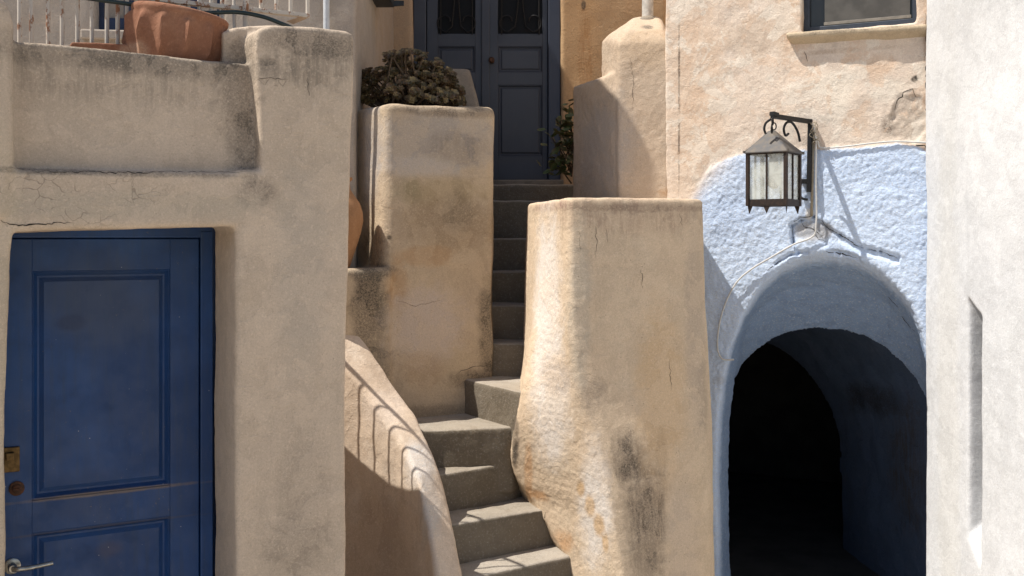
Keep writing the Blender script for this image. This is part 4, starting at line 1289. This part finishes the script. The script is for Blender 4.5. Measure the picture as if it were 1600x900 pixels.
gb_ = gm.b; gb_.inputs['Base Color'].default_value = (.78, .80, .74, 1); gb_.inputs['Roughness'].default_value = .25
gb_.inputs['Transmission Weight'].default_value = 0.0
tr_ = gm.n.new('ShaderNodeBsdfTransparent'); mx = gm.n.new('ShaderNodeMixShader')
dst = gm.math('ADD', .22, gm.math('MULTIPLY', gm.ramp(gm.noise(9, 3, .6), .42, .62), .22))
gm.l.new(dst, mx.inputs[0]); gm.l.new(tr_.outputs[0], mx.inputs[1]); gm.l.new(gb_.outputs[0], mx.inputs[2])
gm.l.new(mx.outputs[0], gm.n['Material Output'].inputs[0])
for i in range(4):
    a, b_ = corners[i], corners[(i+1) % 4]
    ia, ib = cen2+(a-cen2)*.95, cen2+(b_-cen2)*.95; ja, jb = cen2+(a-cen2)*.93, cen2+(b_-cen2)*.93
    bm = new_bm(); hull(bm, [c3(p, z) for p in (ia, ib, ja, jb) for z in (z_b, z_e-.008)])
    obj('pane', bm, gm.m, lan)
bm = new_bm()
bc_ = Vector((cen2.x, cen2.y, z_e-.06))
lathe(bm, [(.012, .045), (.02, .03), (.024, .0), (.036, -.04), (.040, -.07), (.034, -.10), (.018, -.12), (.002, -.125)], bc_, 20)
obj('bulb', bm, flat('frosted_white', (.72, .68, .58), .4, 0, .05, 30), lan, True, auto=60)
bm = new_bm(); lathe(bm, [(.02, .07), (.022, .02), (.018, .015), (.002, .015)], bc_, 16)
obj('lamp_holder', bm, flat('bakelite', (.06, .045, .035), .4), lan, True, auto=60)
# bracket: wall post, arm, scroll, links
wallp = BP(1266, 195, -.03)
post_top = BP(1266, 190, -.03); post_bot = BP(1264, 300, -.03)
tip = W(1206, 183, 5.13)
bm = new_bm()
def square_bar(a, b_, w, h_):
    d = (b_-a).normalized(); s_ = d.cross(Vector((0, 0, 1)))
    if s_.length < .1: s_ = BD.copy()
    s_.normalize(); t_ = s_.cross(d).normalized()
    hull(bm, [p+s_*x*w+t_*y*h_ for p in (a, b_) for x in (-1, 1) for y in (-1, 1)], .0015)
square_bar(post_top+Vector((0, 0, .012)), post_bot, .011, .014)
square_bar(tip+Vector((0, 0, .006)), post_top, .009, .012)
square_bar(tip+Vector((0, 0, .018)), tip+(post_top-tip)*.12+Vector((0, 0, .014)), .014, .01)
arm = post_top-tip
# curved brace below the arm
pts = []
for i in range(16):
    t = i/15; an = math.pi*(1-t)*.9
    pts.append(tip+arm*(.30+.16*(1+math.cos(an)) )+Vector((0, 0, -.015-.09*(1-math.sin(an*.9))*.9)))
tube(bm, smooth_path([tip+arm*.72+Vector((0, 0, -.11)), tip+arm*.66+Vector((0, 0, -.06)), tip+arm*.52+Vector((0, 0, -.018)), tip+arm*.38+Vector((0, 0, -.018)), tip+arm*.30+Vector((0, 0, -.05)), tip+arm*.34+Vector((0, 0, -.085)), tip+arm*.42+Vector((0, 0, -.075))], 5), .0065, 8)
tube(bm, smooth_path([tip+Vector((-.004, 0, -.01)), tip+Vector((-.03, 0, -.03)), tip+Vector((-.038, 0, -.06)), tip+Vector((-.030, 0, -.085))], 5), .006, 8)
for k, (cx_, cz_) in enumerate(((0, -.022), (.006, -.046), (-.004, -.062))):
    pts = [tip+Vector((.004+cx_+.012*math.cos(a_*math.pi/6)*(1 if k % 2 else .5), .010*math.cos(a_*math.pi/6)*(0 if k % 2 else 1), cz_+.018*math.sin(a_*math.pi/6))) for a_ in range(13)]
    tube(bm, pts, .0035, 6)
# wall fixings near the lower end
lowp = BP(1262, 283, -.03)
hull(bm, [lowp+BD*a+Vector((0, 0, z))+BN*n for a in (-.035, .01) for z in (-.012, .012) for n in (-.01, .03)], .003)
tube(bm, smooth_path([BP(1252, 285, -.03), BP(1249, 298, -.03), BP(1252, 309, -.03), BP(1262, 312, -.02)], 4), .007, 8)
obj('bracket', bm, iron, lan)
# conduit strip beside the post
bm = new_bm()
tube(bm, [BP(1271, 205, -.014), BP(1270, 262, -.014), BP(1268, 338, -.012)], .0075, 8)
tan_p = flat('dusty_tan_plastic', (.40, .34, .25), .7, 0, .3, 50)
o = obj('conduit', bm, tan_p, None, True, at=BP(1270, 338, -.012)); tag(o, 'short tan conduit running straight down the wall beside the lantern bracket', 'conduit')
# cables
wc = flat('painted_cable', (.58, .57, .55), .6, 0, .15, 40)
bm = new_bm()
cab = [(1268, 193, -.045), (1272, 200, -.035), (1275, 230, -.026), (1275, 280, -.026), (1276, 330, -.026), (1275, 352, -.028), (1273, 366, -.028), (1262, 374, -.028), (1240, 382, -.028), (1205, 402, -.030), (1175, 420, -.030), (1152, 440, -.030), (1136, 468, -.028), (1125, 502, -.026), (1121, 540, -.026), (1128, 560, -.026), (1147, 562, -.02)]
tube(bm, smooth_path([BP(*c) for c in cab], 6), .0048, 8)
o = obj('electric_cable', bm, wc, None, True, at=BP(1275, 330, -.02)); tag(o, 'thin white cable dropping from the lantern and curling round the left of the blue arch', 'cable')
bm = new_bm()
tube(bm, smooth_path([BP(*c) for c in [(1272, 205, -.03), (1278, 222, -.02), (1284, 231, -.016), (1320, 229, -.016), (1360, 224, -.014), (1400, 221, -.012), (1452, 223, -.01)]], 6), .0045, 8)
o = obj('electric_cable', bm, wc, None, True, at=BP(1320, 229, -.016)); tag(o, 'straight white cable along the line where peach wall meets blue, right of the lantern', 'cable')
bm = new_bm()
random.seed(3)
for k in range(4):
    pts = [BP(1266+random.uniform(-5, 8), 190+random.uniform(-4, 4), -.05)]
    for j in range(5): pts.append(BP(1268+random.uniform(-6, 10)+j, 194+j*7+random.uniform(-4, 4), -.05+random.uniform(-.015, .02)))
    tube(bm, smooth_path(pts, 4), .0022, 6)
o = obj('wire_tangle', bm, tan_p, None, True, at=BP(1268, 200, -.05)); tag(o, 'tangle of thin tan wires at the top of the lantern bracket', 'wires')

# ================================================================== PLANTS
def leaf_mat(name, c1, c2, c3_):
    b = NB(name)
    oi = b.n.new('ShaderNodeTexWhiteNoise'); oi.noise_dimensions = '3D'
    sn = b.vm('SNAP', b.pos, (.03, .03, .03)); b.set(oi.inputs['Vector'], sn)
    col = b.mix(b.ramp(b.noise(18, 3), .4, .6), c1, c2)
    col = b.mix(b.ramp(oi.outputs['Value'], .6, 1, 0, .7), col, c3_)
    b.set(b.b.inputs['Base Color'], col); b.b.inputs['Roughness'].default_value = .45
    return b.m
def rosette(bm, c, d, r, n, rnd):
    d = d.normalized(); x = d.orthogonal().normalized(); y = d.cross(x)
    for k in range(n):
        a = k*2.39996+rnd.random()*.4; q = k/n
        out = (x*math.cos(a)+y*math.sin(a))
        l = r*(.45+.55*q); up = .75*(1-q)+.12
        sd = d.cross(out).normalized()
        p0 = c+d*.004*(n-k)*.3; tipv = c+out*l+d*l*up
        mid_ = c+out*l*.68+d*l*up*.45
        w = l*.46
        vs = [bm.verts.new(v_) for v_ in (p0, mid_+sd*w+d*l*.05, tipv+sd*w*.75, tipv+d*.001+out*l*.04, tipv-sd*w*.75, mid_-sd*w+d*l*.05, mid_-d*l*.04)]
        bm.faces.new((vs[0], vs[1], vs[6])); bm.faces.new((vs[0], vs[6], vs[5]))
        bm.faces.new((vs[6], vs[1], vs[2], vs[3])); bm.faces.new((vs[6], vs[3], vs[4], vs[5]))
rnd = random.Random(11)
aeo = thing('succulent_bush', W(640, 170, 5.95), 'dark brown rosetted succulent bush growing out of the ochre planter block', 'plant')
cen_ = W(640, 172, 5.92)
ros = new_bm(); stems = new_bm()
cnt = 0; tries = 0
while cnt < 340 and tries < 5000:
    tries += 1
    # dome
    px = rnd.uniform(557, 724)
    t = (px-557)/167
    topy = 160-72*math.sin(math.pi*min(1, max(0, t*.95+.06)))**.55
    if px < 590: topy = max(topy, 118-(px-557)*.6)
    if px > 690: topy = max(topy, 100+(px-690)*1.1)
    dd_ = rnd.random()
    py = topy+(162-topy)*(rnd.random()**1.7)*.95
    edge = abs((py-topy))
    D = 5.92-.26*math.sqrt(max(0, 1-((px-640)/90)**2))*rnd.uniform(.4, 1)*(.3+.7*min(1, edge/50))
    if px < 600: D = max(D, 5.84)
    if cnt % 9 == 0: py = topy-rnd.uniform(2, 9)
    if 575 < px < 600 and py < 108: continue
    if 664 < px < 680 and py < 96: continue
    p = W(px, py, D)
    d = (p-(cen_+Vector((0, .05, -.1))))
    d = d.normalized()*.7+Vector((rnd.uniform(-.3, .3), -.75+rnd.uniform(-.3, .3), .45))
    rosette(ros, p, d, rnd.uniform(.019, .034), rnd.choice((9, 10, 12)), rnd)
    b0 = cen_+Vector((rnd.uniform(-.14, .14), rnd.uniform(-.08, .08), -.03))
    if cnt % 2 == 0:
        m_ = b0.lerp(p, .55)+Vector((rnd.uniform(-.02, .02), 0, -.02))
        tube(stems, [b0, m_, p], [.008, .006, .004], 5)
    cnt += 1
obj('foliage', ros, leaf_mat('bronze_leaf', (.13, .075, .035), (.085, .066, .028), (.34, .25, .11)), aeo)
obj('stems', stems, flat('brown_stem', (.10, .07, .045), .8), aeo)

rnd = random.Random(5)
pl2 = thing('leafy_shrub', W(885, 300, 6.75), 'small green leafy shrub poking out from behind the buttress beside the grey door', 'plant')
lv = new_bm(); stm = new_bm()
pts_ = []
base_ = W(893, 285, 6.85)
for pxy in [(884, 172, 10), (886, 195, 10), (872, 205, 14), (866, 222, 12), (880, 228, 12), (860, 246, 12), (872, 262, 16), (884, 250, 12), (888, 212, 12), (857, 262, 8), (852, 208, 5)]:
    c = W(pxy[0]+4, pxy[1], 6.8)
    tube(stm, [base_+Vector((0, 0, rnd.uniform(-.05, .3))), base_.lerp(c, .6)+Vector((.02, 0, .02)), c], [.006, .005, .003], 5)
    for k in range(pxy[2]):
        p = c+Vector((rnd.gauss(0, .028), rnd.gauss(0, .04), rnd.gauss(0, .032)))
        out = Vector((rnd.uniform(-1, 1), rnd.uniform(-1, .3), rnd.uniform(-.3, .9))).normalized()
        up = Vector((rnd.uniform(-.4, .4), -.5, 1)).normalized(); sd = out.cross(up).normalized()
        l = rnd.uniform(.045, .075); w = l*.42
        vs = [lv.verts.new(q) for q in (p, p+out*l*.4+sd*w, p+out*l*.85+sd*w*.7, p+out*l, p+out*l*.85-sd*w*.7, p+out*l*.4-sd*w, p+out*l*.5-up*.006)]
        lv.faces.new((vs[0], vs[1], vs[6])); lv.faces.new((vs[6], vs[1], vs[2], vs[3])); lv.faces.new((vs[6], vs[3], vs[4], vs[5])); lv.faces.new((vs[0], vs[6], vs[5]))
obj('foliage', lv, leaf_mat('green_leaf', (.07, .11, .035), (.11, .085, .035), (.2, .2, .08)), pl2)
obj('stems', stm, bpy.data.materials['brown_stem'], pl2)
